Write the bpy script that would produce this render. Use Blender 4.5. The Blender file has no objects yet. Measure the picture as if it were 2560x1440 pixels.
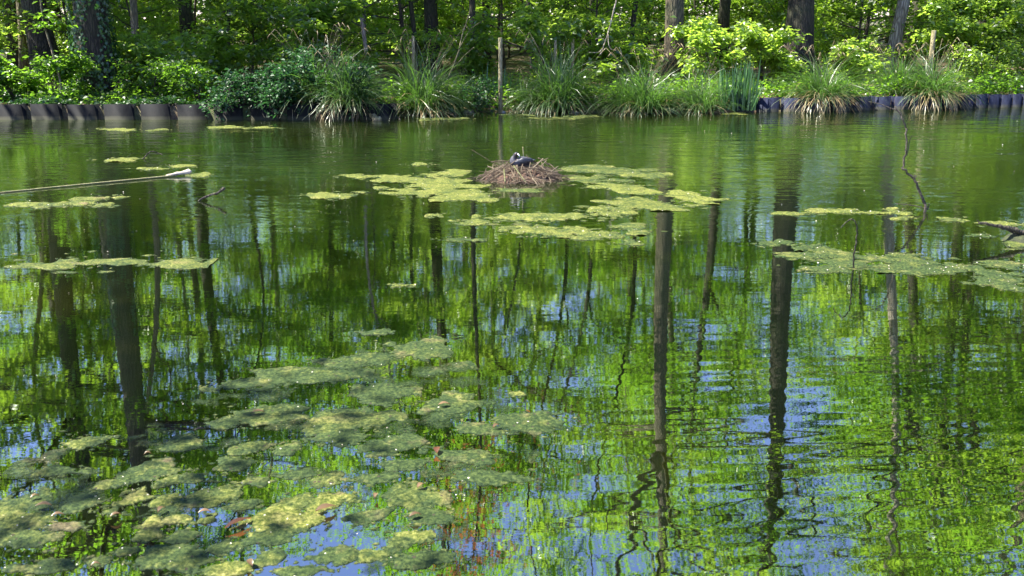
import bpy, math, random
import numpy as np
from mathutils import Vector

# ------------------------------------------------------------------ camera, world, sun, exposure
scene = bpy.context.scene
COL = scene.collection
CAM_H = 1.9
PITCH = math.radians(15.2)
FOC = 2560 * 35.0 / 36.0
cam = bpy.data.cameras.new('camera')
cam.lens = 35.0; cam.sensor_width = 36.0; cam.clip_start = 0.05; cam.clip_end = 2000
cam.dof.use_dof = True; cam.dof.focus_distance = 13.0; cam.dof.aperture_fstop = 6.3
cam_o = bpy.data.objects.new('camera', cam); COL.objects.link(cam_o)
cam_o.location = (0, 0, CAM_H); cam_o.rotation_euler = (math.pi / 2 - PITCH, 0, 0)
scene.camera = cam_o

SUN_DIR = Vector((-0.54, -0.04, 0.84)).normalized()          # towards the sun
world = bpy.data.worlds.new('World'); scene.world = world; world.use_nodes = True
wn = world.node_tree; wn.nodes.clear()
sky = wn.nodes.new('ShaderNodeTexSky'); sky.sky_type = 'NISHITA'; sky.sun_disc = False
sky.sun_elevation = math.asin(SUN_DIR.z); sky.sun_rotation = math.atan2(SUN_DIR.x, SUN_DIR.y)
sky.air_density = 1.0; sky.dust_density = 0.1; sky.ozone_density = 5.0
bg = wn.nodes.new('ShaderNodeBackground'); bg.inputs['Strength'].default_value = 0.085
wo = wn.nodes.new('ShaderNodeOutputWorld')
tint = wn.nodes.new('ShaderNodeMix'); tint.data_type = 'RGBA'; tint.blend_type = 'MULTIPLY'; tint.inputs[0].default_value = 1.0; tint.inputs[7].default_value = (1.12, 0.96, 1.18, 1)
wn.links.new(sky.outputs[0], tint.inputs[6]); wn.links.new(tint.outputs[2], bg.inputs['Color']); wn.links.new(bg.outputs[0], wo.inputs['Surface'])
sun = bpy.data.lights.new('sun', 'SUN'); sun.energy = 5.0; sun.angle = math.radians(0.53); sun.color = (1.0, 0.95, 0.86)
sun_o = bpy.data.objects.new('sun', sun); COL.objects.link(sun_o)
sun_o.rotation_euler = SUN_DIR.to_track_quat('Z', 'Y').to_euler(); sun_o.location = (-30, 6, 40)
vs = scene.view_settings
scene.display_settings.display_device = 'sRGB'
vs.view_transform = 'Standard'; vs.look = 'None'; vs.gamma = 1.0; vs.use_curve_mapping = False
vs.exposure = 2.0
cy = scene.cycles
cy.max_bounces = 6; cy.diffuse_bounces = 3; cy.glossy_bounces = 3; cy.transmission_bounces = 4
cy.transparent_max_bounces = 4; cy.caustics_reflective = False; cy.caustics_refractive = False
cy.sample_clamp_indirect = 6.0

# ------------------------------------------------------------------ pixel helpers (photo pixels -> places on the water / on a depth)
SP, CP = math.sin(PITCH), math.cos(PITCH)
def ray(u, v):
    a = (u - 1280) / FOC; b = (720 - v) / FOC
    return np.array((a, CP + b * SP, -SP + b * CP))
def P(u, v, z=0.0):
    d = ray(u, v); t = (z - CAM_H) / d[2]
    return np.array((d[0] * t, d[1] * t, z))
def PD(u, v, Y):
    d = ray(u, v); t = Y / d[1]
    return np.array((d[0] * t, Y, CAM_H + d[2] * t))

# ------------------------------------------------------------------ object helpers
def tag(o, label=None, cat=None, group=None, kind=None):
    if label: o['label'] = label
    if cat: o['category'] = cat
    if group: o['group'] = group
    if kind: o['kind'] = kind
    return o
def empty(name, loc=(0, 0, 0), label=None, cat=None, group=None):
    o = bpy.data.objects.new(name, None); COL.objects.link(o); o.location = loc
    o.empty_display_size = 0.2
    return tag(o, label, cat, group)
def mesh_np(name, V, F, mat, smooth=False):
    """V (n,3), F list of index arrays (m,k)"""
    V = np.asarray(V, dtype=np.float32)
    if isinstance(F, np.ndarray): F = [F]
    F = [np.asarray(f, dtype=np.int32) for f in F if len(f)]
    me = bpy.data.meshes.new(name)
    me.vertices.add(len(V)); me.vertices.foreach_set('co', V.ravel())
    nl = sum(f.size for f in F); nf = sum(len(f) for f in F)
    me.loops.add(nl); me.polygons.add(nf)
    me.loops.foreach_set('vertex_index', np.concatenate([f.ravel() for f in F]))
    tot = np.concatenate([np.full(len(f), f.shape[1], np.int32) for f in F])
    st = np.concatenate(([0], np.cumsum(tot)[:-1])).astype(np.int32)
    me.polygons.foreach_set('loop_start', st)
    if smooth: me.polygons.foreach_set('use_smooth', np.ones(nf, dtype=bool))
    me.update(calc_edges=True)
    if mat is not None: me.materials.append(mat)
    return me
def ob(name, me, parent=None, loc=None):
    o = bpy.data.objects.new(name, me); COL.objects.link(o)
    if parent is not None: o.parent = parent
    if loc is not None: o.location = loc
    return o
def copy_tree(o, parent=None):
    c = o.copy(); COL.objects.link(c); c.parent = parent
    for ch in o.children: copy_tree(ch, c)
    return c
class Geo:
    def __init__(s): s.V = []; s.Q = []; s.T = []; s.n = 0
    def add(s, V, Q=None, T=None):
        V = np.asarray(V, dtype=np.float64)
        s.V.append(V)
        if Q is not None and len(Q): s.Q.append(np.asarray(Q) + s.n)
        if T is not None and len(T): s.T.append(np.asarray(T) + s.n)
        s.n += len(V)
    def mesh(s, name, mat, smooth=False):
        F = []
        if s.Q: F.append(np.concatenate(s.Q))
        if s.T: F.append(np.concatenate(s.T))
        return mesh_np(name, np.concatenate(s.V), F, mat, smooth)
def norm(a):
    return a / (np.linalg.norm(a, axis=-1, keepdims=True) + 1e-9)
def tube_geo(g, path, rad, sides=8, rng=None, rough=0.0):
    path = np.asarray(path, float); n = len(path); rad = np.broadcast_to(np.asarray(rad, float), (n,))
    T = norm(np.gradient(path, axis=0))
    ref = np.array((1.0, 0, 0)) if abs(T[0, 0]) < 0.8 else np.array((0, 1.0, 0))
    ang = np.linspace(0, 2 * np.pi, sides, endpoint=False)
    V = []
    for i in range(n):
        a = norm(ref - T[i] * ref.dot(T[i])); b = np.cross(T[i], a); ref = a
        r = rad[i] * (1 + (rng.normal(0, rough, sides) if rough else 0))
        V.append(path[i] + (np.cos(ang) * r)[:, None] * a + (np.sin(ang) * r)[:, None] * b)
    V = np.concatenate(V)
    Q = []
    for i in range(n - 1):
        for j in range(sides):
            k = (j + 1) % sides
            Q.append((i * sides + j, i * sides + k, (i + 1) * sides + k, (i + 1) * sides + j))
    T3 = [(0, j + 1, j) for j in range(1, sides - 1)] + [((n - 1) * sides, (n - 1) * sides + j, (n - 1) * sides + j + 1) for j in range(1, sides - 1)]
    g.add(V, Q, T3)
def smooth_path(pts, n):
    pts = np.asarray(pts, float); m = len(pts)
    t = np.linspace(0, m - 1, n); out = []
    for x in t:
        i = min(int(x), m - 2); f = x - i
        p0 = pts[max(i - 1, 0)]; p1 = pts[i]; p2 = pts[i + 1]; p3 = pts[min(i + 2, m - 1)]
        out.append(0.5 * ((2 * p1) + (-p0 + p2) * f + (2 * p0 - 5 * p1 + 4 * p2 - p3) * f * f + (-p0 + 3 * p1 - 3 * p2 + p3) * f ** 3))
    return np.array(out)
def fbm(x, y, seed, octaves=4, scale=1.0):
    r = np.random.default_rng(seed); out = np.zeros_like(x, dtype=float); amp = 1.0; s = scale; tot = 0
    for o in range(octaves):
        for k in range(4):
            a = r.uniform(0, 2 * np.pi); ph = r.uniform(0, 6.28); w = r.uniform(0.7, 1.4)
            out += amp * np.sin((x * math.cos(a) + y * math.sin(a)) * s * w + ph + 1.3 * np.sin((x * math.sin(a) - y * math.cos(a)) * s * 0.8 + ph * 2)) / 4
        tot += amp * 0.5; amp *= 0.55; s *= 2.1
    return out / tot

# ------------------------------------------------------------------ materials
def new_mat(name):
    m = bpy.data.materials.new(name); m.use_nodes = True; m.node_tree.nodes.clear()
    return m, m.node_tree.nodes, m.node_tree.links
def ramp(N, L, fac, stops):
    r = N.new('ShaderNodeValToRGB'); el = r.color_ramp.elements
    while len(el) > 1: el.remove(el[-1])
    el[0].position = stops[0][0]; el[0].color = (*stops[0][1], 1)
    for p, c in stops[1:]:
        e = el.new(p); e.color = (*c, 1)
    L.new(fac, r.inputs['Fac']); return r.outputs['Color']
def noise(N, L, vec, scale, detail=4, rough=0.55, out='Fac'):
    n = N.new('ShaderNodeTexNoise'); n.inputs['Scale'].default_value = scale; n.inputs['Detail'].default_value = detail
    n.inputs['Roughness'].default_value = rough
    if vec is not None: L.new(vec, n.inputs['Vector'])
    return n.outputs[out]
def math_n(N, L, op, a, b=None, c=None, clamp=False):
    m = N.new('ShaderNodeMath'); m.operation = op; m.use_clamp = clamp
    for i, x in enumerate((a, b, c)):
        if x is None: continue
        if isinstance(x, (int, float)): m.inputs[i].default_value = x
        else: L.new(x, m.inputs[i])
    return m.outputs[0]
def mixc(N, L, fac, a, b, blend='MIX'):
    m = N.new('ShaderNodeMix'); m.data_type = 'RGBA'; m.blend_type = blend
    for i, x in ((0, fac), (6, a), (7, b)):
        if isinstance(x, (int, float)): m.inputs[i].default_value = x
        elif isinstance(x, tuple): m.inputs[i].default_value = (*x, 1)
        else: L.new(x, m.inputs[i])
    return m.outputs[2]
def leaf_mat(name, dark, mid, light, trans, tfac=0.45, gloss=0.10, rough=0.35):
    m, N, L = new_mat(name)
    geo = N.new('ShaderNodeNewGeometry'); oi = N.new('ShaderNodeObjectInfo')
    col = ramp(N, L, geo.outputs['Random Per Island'], [(0.0, dark), (0.55, mid), (1.0, light)])
    v = math_n(N, L, 'MULTIPLY_ADD', oi.outputs['Random'], 0.5, 0.75)
    col2 = mixc(N, L, 1.0, col, v, 'MULTIPLY')
    big = noise(N, L, geo.outputs['Position'], 0.45, 2)
    tcol = mixc(N, L, big, tuple(c * 0.72 for c in trans), trans)
    d = N.new('ShaderNodeBsdfDiffuse'); L.new(col2, d.inputs['Color'])
    t = N.new('ShaderNodeBsdfTranslucent'); L.new(tcol, t.inputs['Color'])
    mx = N.new('ShaderNodeMixShader'); mx.inputs[0].default_value = tfac
    L.new(d.outputs[0], mx.inputs[1]); L.new(t.outputs[0], mx.inputs[2])
    gl = N.new('ShaderNodeBsdfGlossy'); gl.inputs['Roughness'].default_value = rough; gl.inputs['Color'].default_value = (0.95, 1, 0.92, 1)
    mg = N.new('ShaderNodeMixShader'); mg.inputs[0].default_value = gloss
    L.new(mx.outputs[0], mg.inputs[1]); L.new(gl.outputs[0], mg.inputs[2])
    o = N.new('ShaderNodeOutputMaterial'); L.new(mg.outputs[0], o.inputs['Surface'])
    return m
M = {}
M['leaf'] = leaf_mat('beech_leaf', (0.030, 0.085, 0.012), (0.05, 0.115, 0.015), (0.085, 0.15, 0.02), (0.25, 0.50, 0.03), 0.60, 0.04)
M['leaf_light'] = leaf_mat('maple_leaf', (0.045, 0.10, 0.012), (0.07, 0.135, 0.016), (0.11, 0.16, 0.02), (0.36, 0.58, 0.04), 0.62, 0.07)
M['young_leaf'] = leaf_mat('young_leaf', (0.05, 0.11, 0.014), (0.085, 0.155, 0.02), (0.13, 0.19, 0.03), (0.50, 0.74, 0.08), 0.62, 0.06)  # undergrowth leaf colours lightened to stand in for missing sunlight
M['leaf_dark'] = leaf_mat('currant_leaf', (0.012, 0.050, 0.018), (0.022, 0.070, 0.024), (0.036, 0.09, 0.028), (0.06, 0.21, 0.04), 0.35, 0.03, 0.5)
M['ivy'] = leaf_mat('ivy_leaf', (0.012, 0.045, 0.012), (0.022, 0.065, 0.016), (0.05, 0.10, 0.025), (0.07, 0.22, 0.03), 0.3, 0.05, 0.4)
M['sedge'] = leaf_mat('sedge_blade', (0.020, 0.058, 0.012), (0.042, 0.09, 0.018), (0.08, 0.12, 0.03), (0.15, 0.34, 0.04), 0.42, 0.06, 0.4)
M['dry'] = leaf_mat('dry_blade', (0.16, 0.11, 0.05), (0.26, 0.20, 0.10), (0.40, 0.33, 0.19), (0.32, 0.25, 0.12), 0.3, 0.05)
M['iris'] = leaf_mat('iris_leaf', (0.025, 0.08, 0.022), (0.045, 0.115, 0.032), (0.075, 0.145, 0.045), (0.10, 0.30, 0.06), 0.35, 0.05, 0.4)
M['litter'] = leaf_mat('leaf_litter', (0.06, 0.035, 0.018), (0.13, 0.08, 0.04), (0.26, 0.18, 0.10), (0.2, 0.12, 0.05), 0.2, 0.04)
M['red_leaf'] = leaf_mat('copper_leaf', (0.10, 0.035, 0.02), (0.16, 0.06, 0.03), (0.2, 0.10, 0.04), (0.40, 0.14, 0.05), 0.5, 0.06)
M['petal'] = leaf_mat('petal', (0.30, 0.24, 0.17), (0.48, 0.42, 0.34), (0.70, 0.66, 0.62), (0.3, 0.26, 0.2), 0.2, 0.05)

def bark_mat(name, c1, c2, c3, scale=9.0, moss=0.0):
    m, N, L = new_mat(name)
    tc = N.new('ShaderNodeTexCoord'); mp = N.new('ShaderNodeMapping'); mp.inputs['Scale'].default_value = (1, 1, 0.16)
    L.new(tc.outputs['Object'], mp.inputs['Vector'])
    n1 = noise(N, L, mp.outputs[0], scale * 2.2, 6, 0.65)
    vo = N.new('ShaderNodeTexVoronoi'); vo.feature = 'DISTANCE_TO_EDGE'; vo.inputs['Scale'].default_value = scale * 2.4
    wv = N.new('ShaderNodeVectorMath'); wv.operation = 'ADD'
    nn = noise(N, L, mp.outputs[0], scale, 3, 0.5, 'Color'); sc = N.new('ShaderNodeVectorMath'); sc.operation = 'SCALE'; sc.inputs[3].default_value = 0.12
    L.new(nn, sc.inputs[0]); L.new(mp.outputs[0], wv.inputs[0]); L.new(sc.outputs[0], wv.inputs[1]); L.new(wv.outputs[0], vo.inputs['Vector'])
    edge = math_n(N, L, 'MULTIPLY', vo.outputs['Distance'], 4.0, clamp=True)
    h = math_n(N, L, 'MULTIPLY_ADD', n1, 0.6, math_n(N, L, 'MULTIPLY', edge, 0.6))
    col = ramp(N, L, h, [(0.2, c1), (0.5, c2), (0.85, c3)])
    n2 = noise(N, L, tc.outputs['Object'], 1.3, 3)
    mo = ramp(N, L, n2, [(0.45, (0, 0, 0)), (0.7, (1, 1, 1))])
    fac = N.new('ShaderNodeMath'); fac.operation = 'MULTIPLY'; L.new(mo, fac.inputs[0]); fac.inputs[1].default_value = moss
    col = mixc(N, L, fac.outputs[0], col, (0.06, 0.085, 0.03))
    b = N.new('ShaderNodeBump'); b.inputs['Strength'].default_value = 0.9; b.inputs['Distance'].default_value = 0.03; L.new(h, b.inputs['Height'])
    p = N.new('ShaderNodeBsdfPrincipled'); p.inputs['Roughness'].default_value = 0.85
    L.new(col, p.inputs['Base Color']); L.new(b.outputs[0], p.inputs['Normal'])
    o = N.new('ShaderNodeOutputMaterial'); L.new(p.outputs[0], o.inputs['Surface'])
    return m
M['bark'] = bark_mat('grey_bark', (0.045, 0.034, 0.018), (0.13, 0.105, 0.06), (0.24, 0.20, 0.12), 9, 0.6)
M['bark_dark'] = bark_mat('dark_bark', (0.009, 0.007, 0.005), (0.024, 0.019, 0.012), (0.055, 0.044, 0.028), 9, 0.4)
M['bark_mid'] = bark_mat('ridged_bark', (0.020, 0.016, 0.009), (0.062, 0.050, 0.029), (0.13, 0.105, 0.062), 9, 0.5)
M['bark_pale'] = bark_mat('pale_bark', (0.09, 0.07, 0.05), (0.24, 0.20, 0.15), (0.40, 0.35, 0.27), 7, 0.2)
M['twig'] = bark_mat('twig_bark', (0.03, 0.024, 0.018), (0.07, 0.056, 0.042), (0.13, 0.105, 0.08), 20, 0.2)
M['wood_pale'] = bark_mat('weathered_wood', (0.16, 0.13, 0.06), (0.30, 0.26, 0.13), (0.44, 0.38, 0.22), 14, 0.5)
M['reed'] = bark_mat('dry_reed', (0.17, 0.115, 0.065), (0.36, 0.27, 0.16), (0.56, 0.46, 0.31), 30, 0.0)
M['reed_dark'] = bark_mat('wet_reed', (0.05, 0.034, 0.022), (0.13, 0.09, 0.055), (0.26, 0.19, 0.12), 30, 0.0)
M['reed_green'] = bark_mat('green_reed', (0.16, 0.17, 0.05), (0.28, 0.28, 0.10), (0.42, 0.40, 0.20), 30, 0.0)

M['stalk'] = bark_mat('pale_stalk', (0.30, 0.28, 0.11), (0.46, 0.43, 0.19), (0.58, 0.54, 0.28), 30, 0.0)
def simple_mat(name, c1, c2, scale, rough=0.6, bump=0.01, spec=0.5, detail=5):
    m, N, L = new_mat(name)
    tc = N.new('ShaderNodeTexCoord')
    n = noise(N, L, tc.outputs['Object'], scale, detail, 0.6)
    col = ramp(N, L, n, [(0.3, c1), (0.7, c2)])
    p = N.new('ShaderNodeBsdfPrincipled'); p.inputs['Roughness'].default_value = rough; p.inputs['Specular IOR Level'].default_value = spec
    L.new(col, p.inputs['Base Color'])
    if bump:
        b = N.new('ShaderNodeBump'); b.inputs['Distance'].default_value = bump; L.new(n, b.inputs['Height']); L.new(b.outputs[0], p.inputs['Normal'])
    o = N.new('ShaderNodeOutputMaterial'); L.new(p.outputs[0], o.inputs['Surface'])
    return m
M['stone'] = simple_mat('bank_stone', (0.12, 0.11, 0.10), (0.32, 0.30, 0.28), 6, 0.7, 0.02)
M['coot_head'] = simple_mat('black_feather', (0.006, 0.006, 0.008), (0.014, 0.014, 0.018), 60, 0.5, 0.002)
M['coot_white'] = simple_mat('white_shield', (0.75, 0.72, 0.68), (0.82, 0.80, 0.77), 40, 0.4, 0)
M['coot_eye'] = simple_mat('red_eye', (0.15, 0.005, 0.004), (0.2, 0.01, 0.005), 40, 0.15, 0)
M['coot_wing'] = simple_mat('slate_wing', (0.010, 0.012, 0.018), (0.028, 0.032, 0.045), 45, 0.45, 0.003)
M['nest_core'] = simple_mat('nest_litter', (0.02, 0.012, 0.008), (0.13, 0.07, 0.04), 22, 0.9, 0.02)
M['husk'] = simple_mat('white_husk', (0.22, 0.18, 0.13), (0.55, 0.48, 0.38), 14, 0.6, 0.01)
M['moss'] = simple_mat('wet_moss', (0.008, 0.012, 0.003), (0.04, 0.05, 0.010), 28, 0.8, 0.02)

def coot_body_mat():
    m, N, L = new_mat('slate_feather')
    tc = N.new('ShaderNodeTexCoord'); n = noise(N, L, tc.outputs['Object'], 55, 4)
    col = ramp(N, L, n, [(0.3, (0.030, 0.030, 0.038)), (0.7, (0.065, 0.063, 0.08))])
    at = N.new('ShaderNodeAttribute'); at.attribute_name = 'head'
    col = mixc(N, L, at.outputs['Fac'], col, (0.009, 0.009, 0.012))
    p = N.new('ShaderNodeBsdfPrincipled'); p.inputs['Roughness'].default_value = 0.55; L.new(col, p.inputs['Base Color'])
    b = N.new('ShaderNodeBump'); b.inputs['Distance'].default_value = 0.003; L.new(n, b.inputs['Height']); L.new(b.outputs[0], p.inputs['Normal'])
    o = N.new('ShaderNodeOutputMaterial'); L.new(p.outputs[0], o.inputs['Surface']); return m
M['coot_body'] = coot_body_mat()

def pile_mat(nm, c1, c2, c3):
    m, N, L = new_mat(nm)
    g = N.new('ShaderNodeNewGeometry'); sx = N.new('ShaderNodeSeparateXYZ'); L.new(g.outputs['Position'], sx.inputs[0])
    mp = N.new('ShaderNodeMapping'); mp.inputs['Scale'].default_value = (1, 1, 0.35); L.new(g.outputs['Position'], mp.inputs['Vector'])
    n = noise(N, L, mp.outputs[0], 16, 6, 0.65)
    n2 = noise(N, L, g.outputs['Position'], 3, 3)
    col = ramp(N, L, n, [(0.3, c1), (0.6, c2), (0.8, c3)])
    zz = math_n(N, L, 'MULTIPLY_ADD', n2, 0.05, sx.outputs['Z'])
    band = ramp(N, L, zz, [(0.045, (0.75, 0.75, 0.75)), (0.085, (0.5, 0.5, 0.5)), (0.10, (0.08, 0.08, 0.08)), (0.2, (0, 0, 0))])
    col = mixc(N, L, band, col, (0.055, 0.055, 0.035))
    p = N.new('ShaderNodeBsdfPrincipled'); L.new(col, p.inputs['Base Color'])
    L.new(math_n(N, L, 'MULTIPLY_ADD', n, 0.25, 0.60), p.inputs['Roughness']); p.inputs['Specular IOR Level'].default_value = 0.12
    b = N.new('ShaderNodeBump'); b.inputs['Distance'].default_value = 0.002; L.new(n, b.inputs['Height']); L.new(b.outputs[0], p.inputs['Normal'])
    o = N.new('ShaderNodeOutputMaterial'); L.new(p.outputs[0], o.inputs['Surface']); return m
M['pile'] = pile_mat('sheet_pile_steel', (0.010, 0.012, 0.022), (0.024, 0.029, 0.055), (0.055, 0.058, 0.085))  # right piling: bluish sky light put into the steel colour
M['pile_black'] = pile_mat('black_sheet_steel', (0.004, 0.004, 0.005), (0.009, 0.010, 0.011), (0.024, 0.024, 0.022))  # left piling: darker copy of the steel, its shade put into the colour

def ground_mat():
    m, N, L = new_mat('woodland_soil')
    g = N.new('ShaderNodeNewGeometry')
    n = noise(N, L, g.outputs['Position'], 9, 8, 0.7); n2 = noise(N, L, g.outputs['Position'], 0.7, 4)
    col = ramp(N, L, n, [(0.3, (0.035, 0.022, 0.013)), (0.5, (0.10, 0.066, 0.038)), (0.72, (0.22, 0.16, 0.10))])
    f = ramp(N, L, n2, [(0.45, (0, 0, 0)), (0.62, (0.8, 0.8, 0.8))])
    col = mixc(N, L, f, col, (0.035, 0.07, 0.016))
    p = N.new('ShaderNodeBsdfPrincipled'); p.inputs['Roughness'].default_value = 0.95; L.new(col, p.inputs['Base Color'])
    b = N.new('ShaderNodeBump'); b.inputs['Distance'].default_value = 0.04; L.new(n, b.inputs['Height']); L.new(b.outputs[0], p.inputs['Normal'])
    o = N.new('ShaderNodeOutputMaterial'); L.new(p.outputs[0], o.inputs['Surface']); return m
M['ground'] = ground_mat()

def algae_mat(name, film=False):
    m, N, L = new_mat(name)
    g = N.new('ShaderNodeNewGeometry'); oi = N.new('ShaderNodeObjectInfo')
    sep = N.new('ShaderNodeSeparateXYZ'); L.new(g.outputs['Position'], sep.inputs[0])
    cs = N.new('ShaderNodeSeparateColor'); L.new(oi.outputs['Color'], cs.inputs[0])
    n = noise(N, L, g.outputs['Position'], 16, 8, 0.7)
    nf = noise(N, L, g.outputs['Position'], 60, 6, 0.75)
    nb = noise(N, L, g.outputs['Position'], 5, 5, 0.6)
    green = ramp(N, L, nf, [(0.38, (0.005, 0.016, 0.003)), (0.50, (0.025, 0.046, 0.010)), (0.61, (0.068, 0.096, 0.022))])
    yell = ramp(N, L, nf, [(0.38, (0.032, 0.052, 0.006)), (0.5, (0.105, 0.125, 0.016)), (0.61, (0.26, 0.25, 0.065))])
    t = math_n(N, L, 'MULTIPLY_ADD', math_n(N, L, 'SUBTRACT', math_n(N, L, 'MULTIPLY_ADD', nb, 0.5, math_n(N, L, 'MULTIPLY', n, 0.5)), 0.5), 5.0, math_n(N, L, 'SUBTRACT', cs.outputs[0], 0.1), clamp=True)
    col = mixc(N, L, t, green, yell)
    br = ramp(N, L, nb, [(0.55, (0, 0, 0)), (0.66, (0.75, 0.75, 0.75))])
    brown = ramp(N, L, nf, [(0.35, (0.05, 0.035, 0.02)), (0.6, (0.20, 0.14, 0.085)), (0.75, (0.36, 0.28, 0.19))])
    brf = math_n(N, L, 'MULTIPLY', br, cs.outputs[1])
    col = mixc(N, L, brf, col, brown)
    spk = N.new('ShaderNodeTexVoronoi'); spk.inputs['Scale'].default_value = 38; L.new(g.outputs['Position'], spk.inputs['Vector'])
    s1 = math_n(N, L, 'LESS_THAN', spk.outputs['Distance'], 0.16)
    sc = N.new('ShaderNodeSeparateColor'); L.new(spk.outputs['Color'], sc.inputs[0])
    s2 = math_n(N, L, 'MULTIPLY', s1, math_n(N, L, 'GREATER_THAN', sc.outputs[0], 0.95))
    col = mixc(N, L, s2, col, (0.62, 0.58, 0.48))
    s3 = math_n(N, L, 'MULTIPLY', math_n(N, L, 'LESS_THAN', spk.outputs['Distance'], 0.25), math_n(N, L, 'LESS_THAN', sc.outputs[1], 0.10))
    col = mixc(N, L, s3, col, (0.04, 0.03, 0.02))
    wet = math_n(N, L, 'SUBTRACT', 1.0, math_n(N, L, 'MULTIPLY', math_n(N, L, 'MULTIPLY_ADD', math_n(N, L, 'SUBTRACT', nf, 0.5), 0.008, sep.outputs['Z']), 170.0, clamp=True))
    col = mixc(N, L, math_n(N, L, 'MULTIPLY', wet, 0.75), col, (0.012, 0.030, 0.008))
    p = N.new('ShaderNodeBsdfPrincipled'); L.new(col, p.inputs['Base Color'])
    L.new(math_n(N, L, 'MULTIPLY_ADD', wet, -0.25, 0.8), p.inputs['Roughness'])
    p.inputs['Specular IOR Level'].default_value = 0.22
    hh = math_n(N, L, 'MULTIPLY_ADD', nf, 0.6, n)
    b = N.new('ShaderNodeBump'); b.inputs['Distance'].default_value = 0.012; b.inputs['Strength'].default_value = 0.9
    L.new(hh, b.inputs['Height']); L.new(b.outputs[0], p.inputs['Normal'])
    tr = N.new('ShaderNodeBsdfTransparent'); ms = N.new('ShaderNodeMixShader')
    al = math_n(N, L, 'MULTIPLY_ADD', math_n(N, L, 'MULTIPLY_ADD', math_n(N, L, 'SUBTRACT', nf, 0.5), 0.006, sep.outputs['Z']), 330.0, 0.12, clamp=True)
    L.new(al, ms.inputs[0]); L.new(tr.outputs[0], ms.inputs[1]); L.new(p.outputs[0], ms.inputs[2])
    o = N.new('ShaderNodeOutputMaterial'); L.new(ms.outputs[0], o.inputs['Surface']); return m
M['algae'] = algae_mat('floating_algae')

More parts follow.
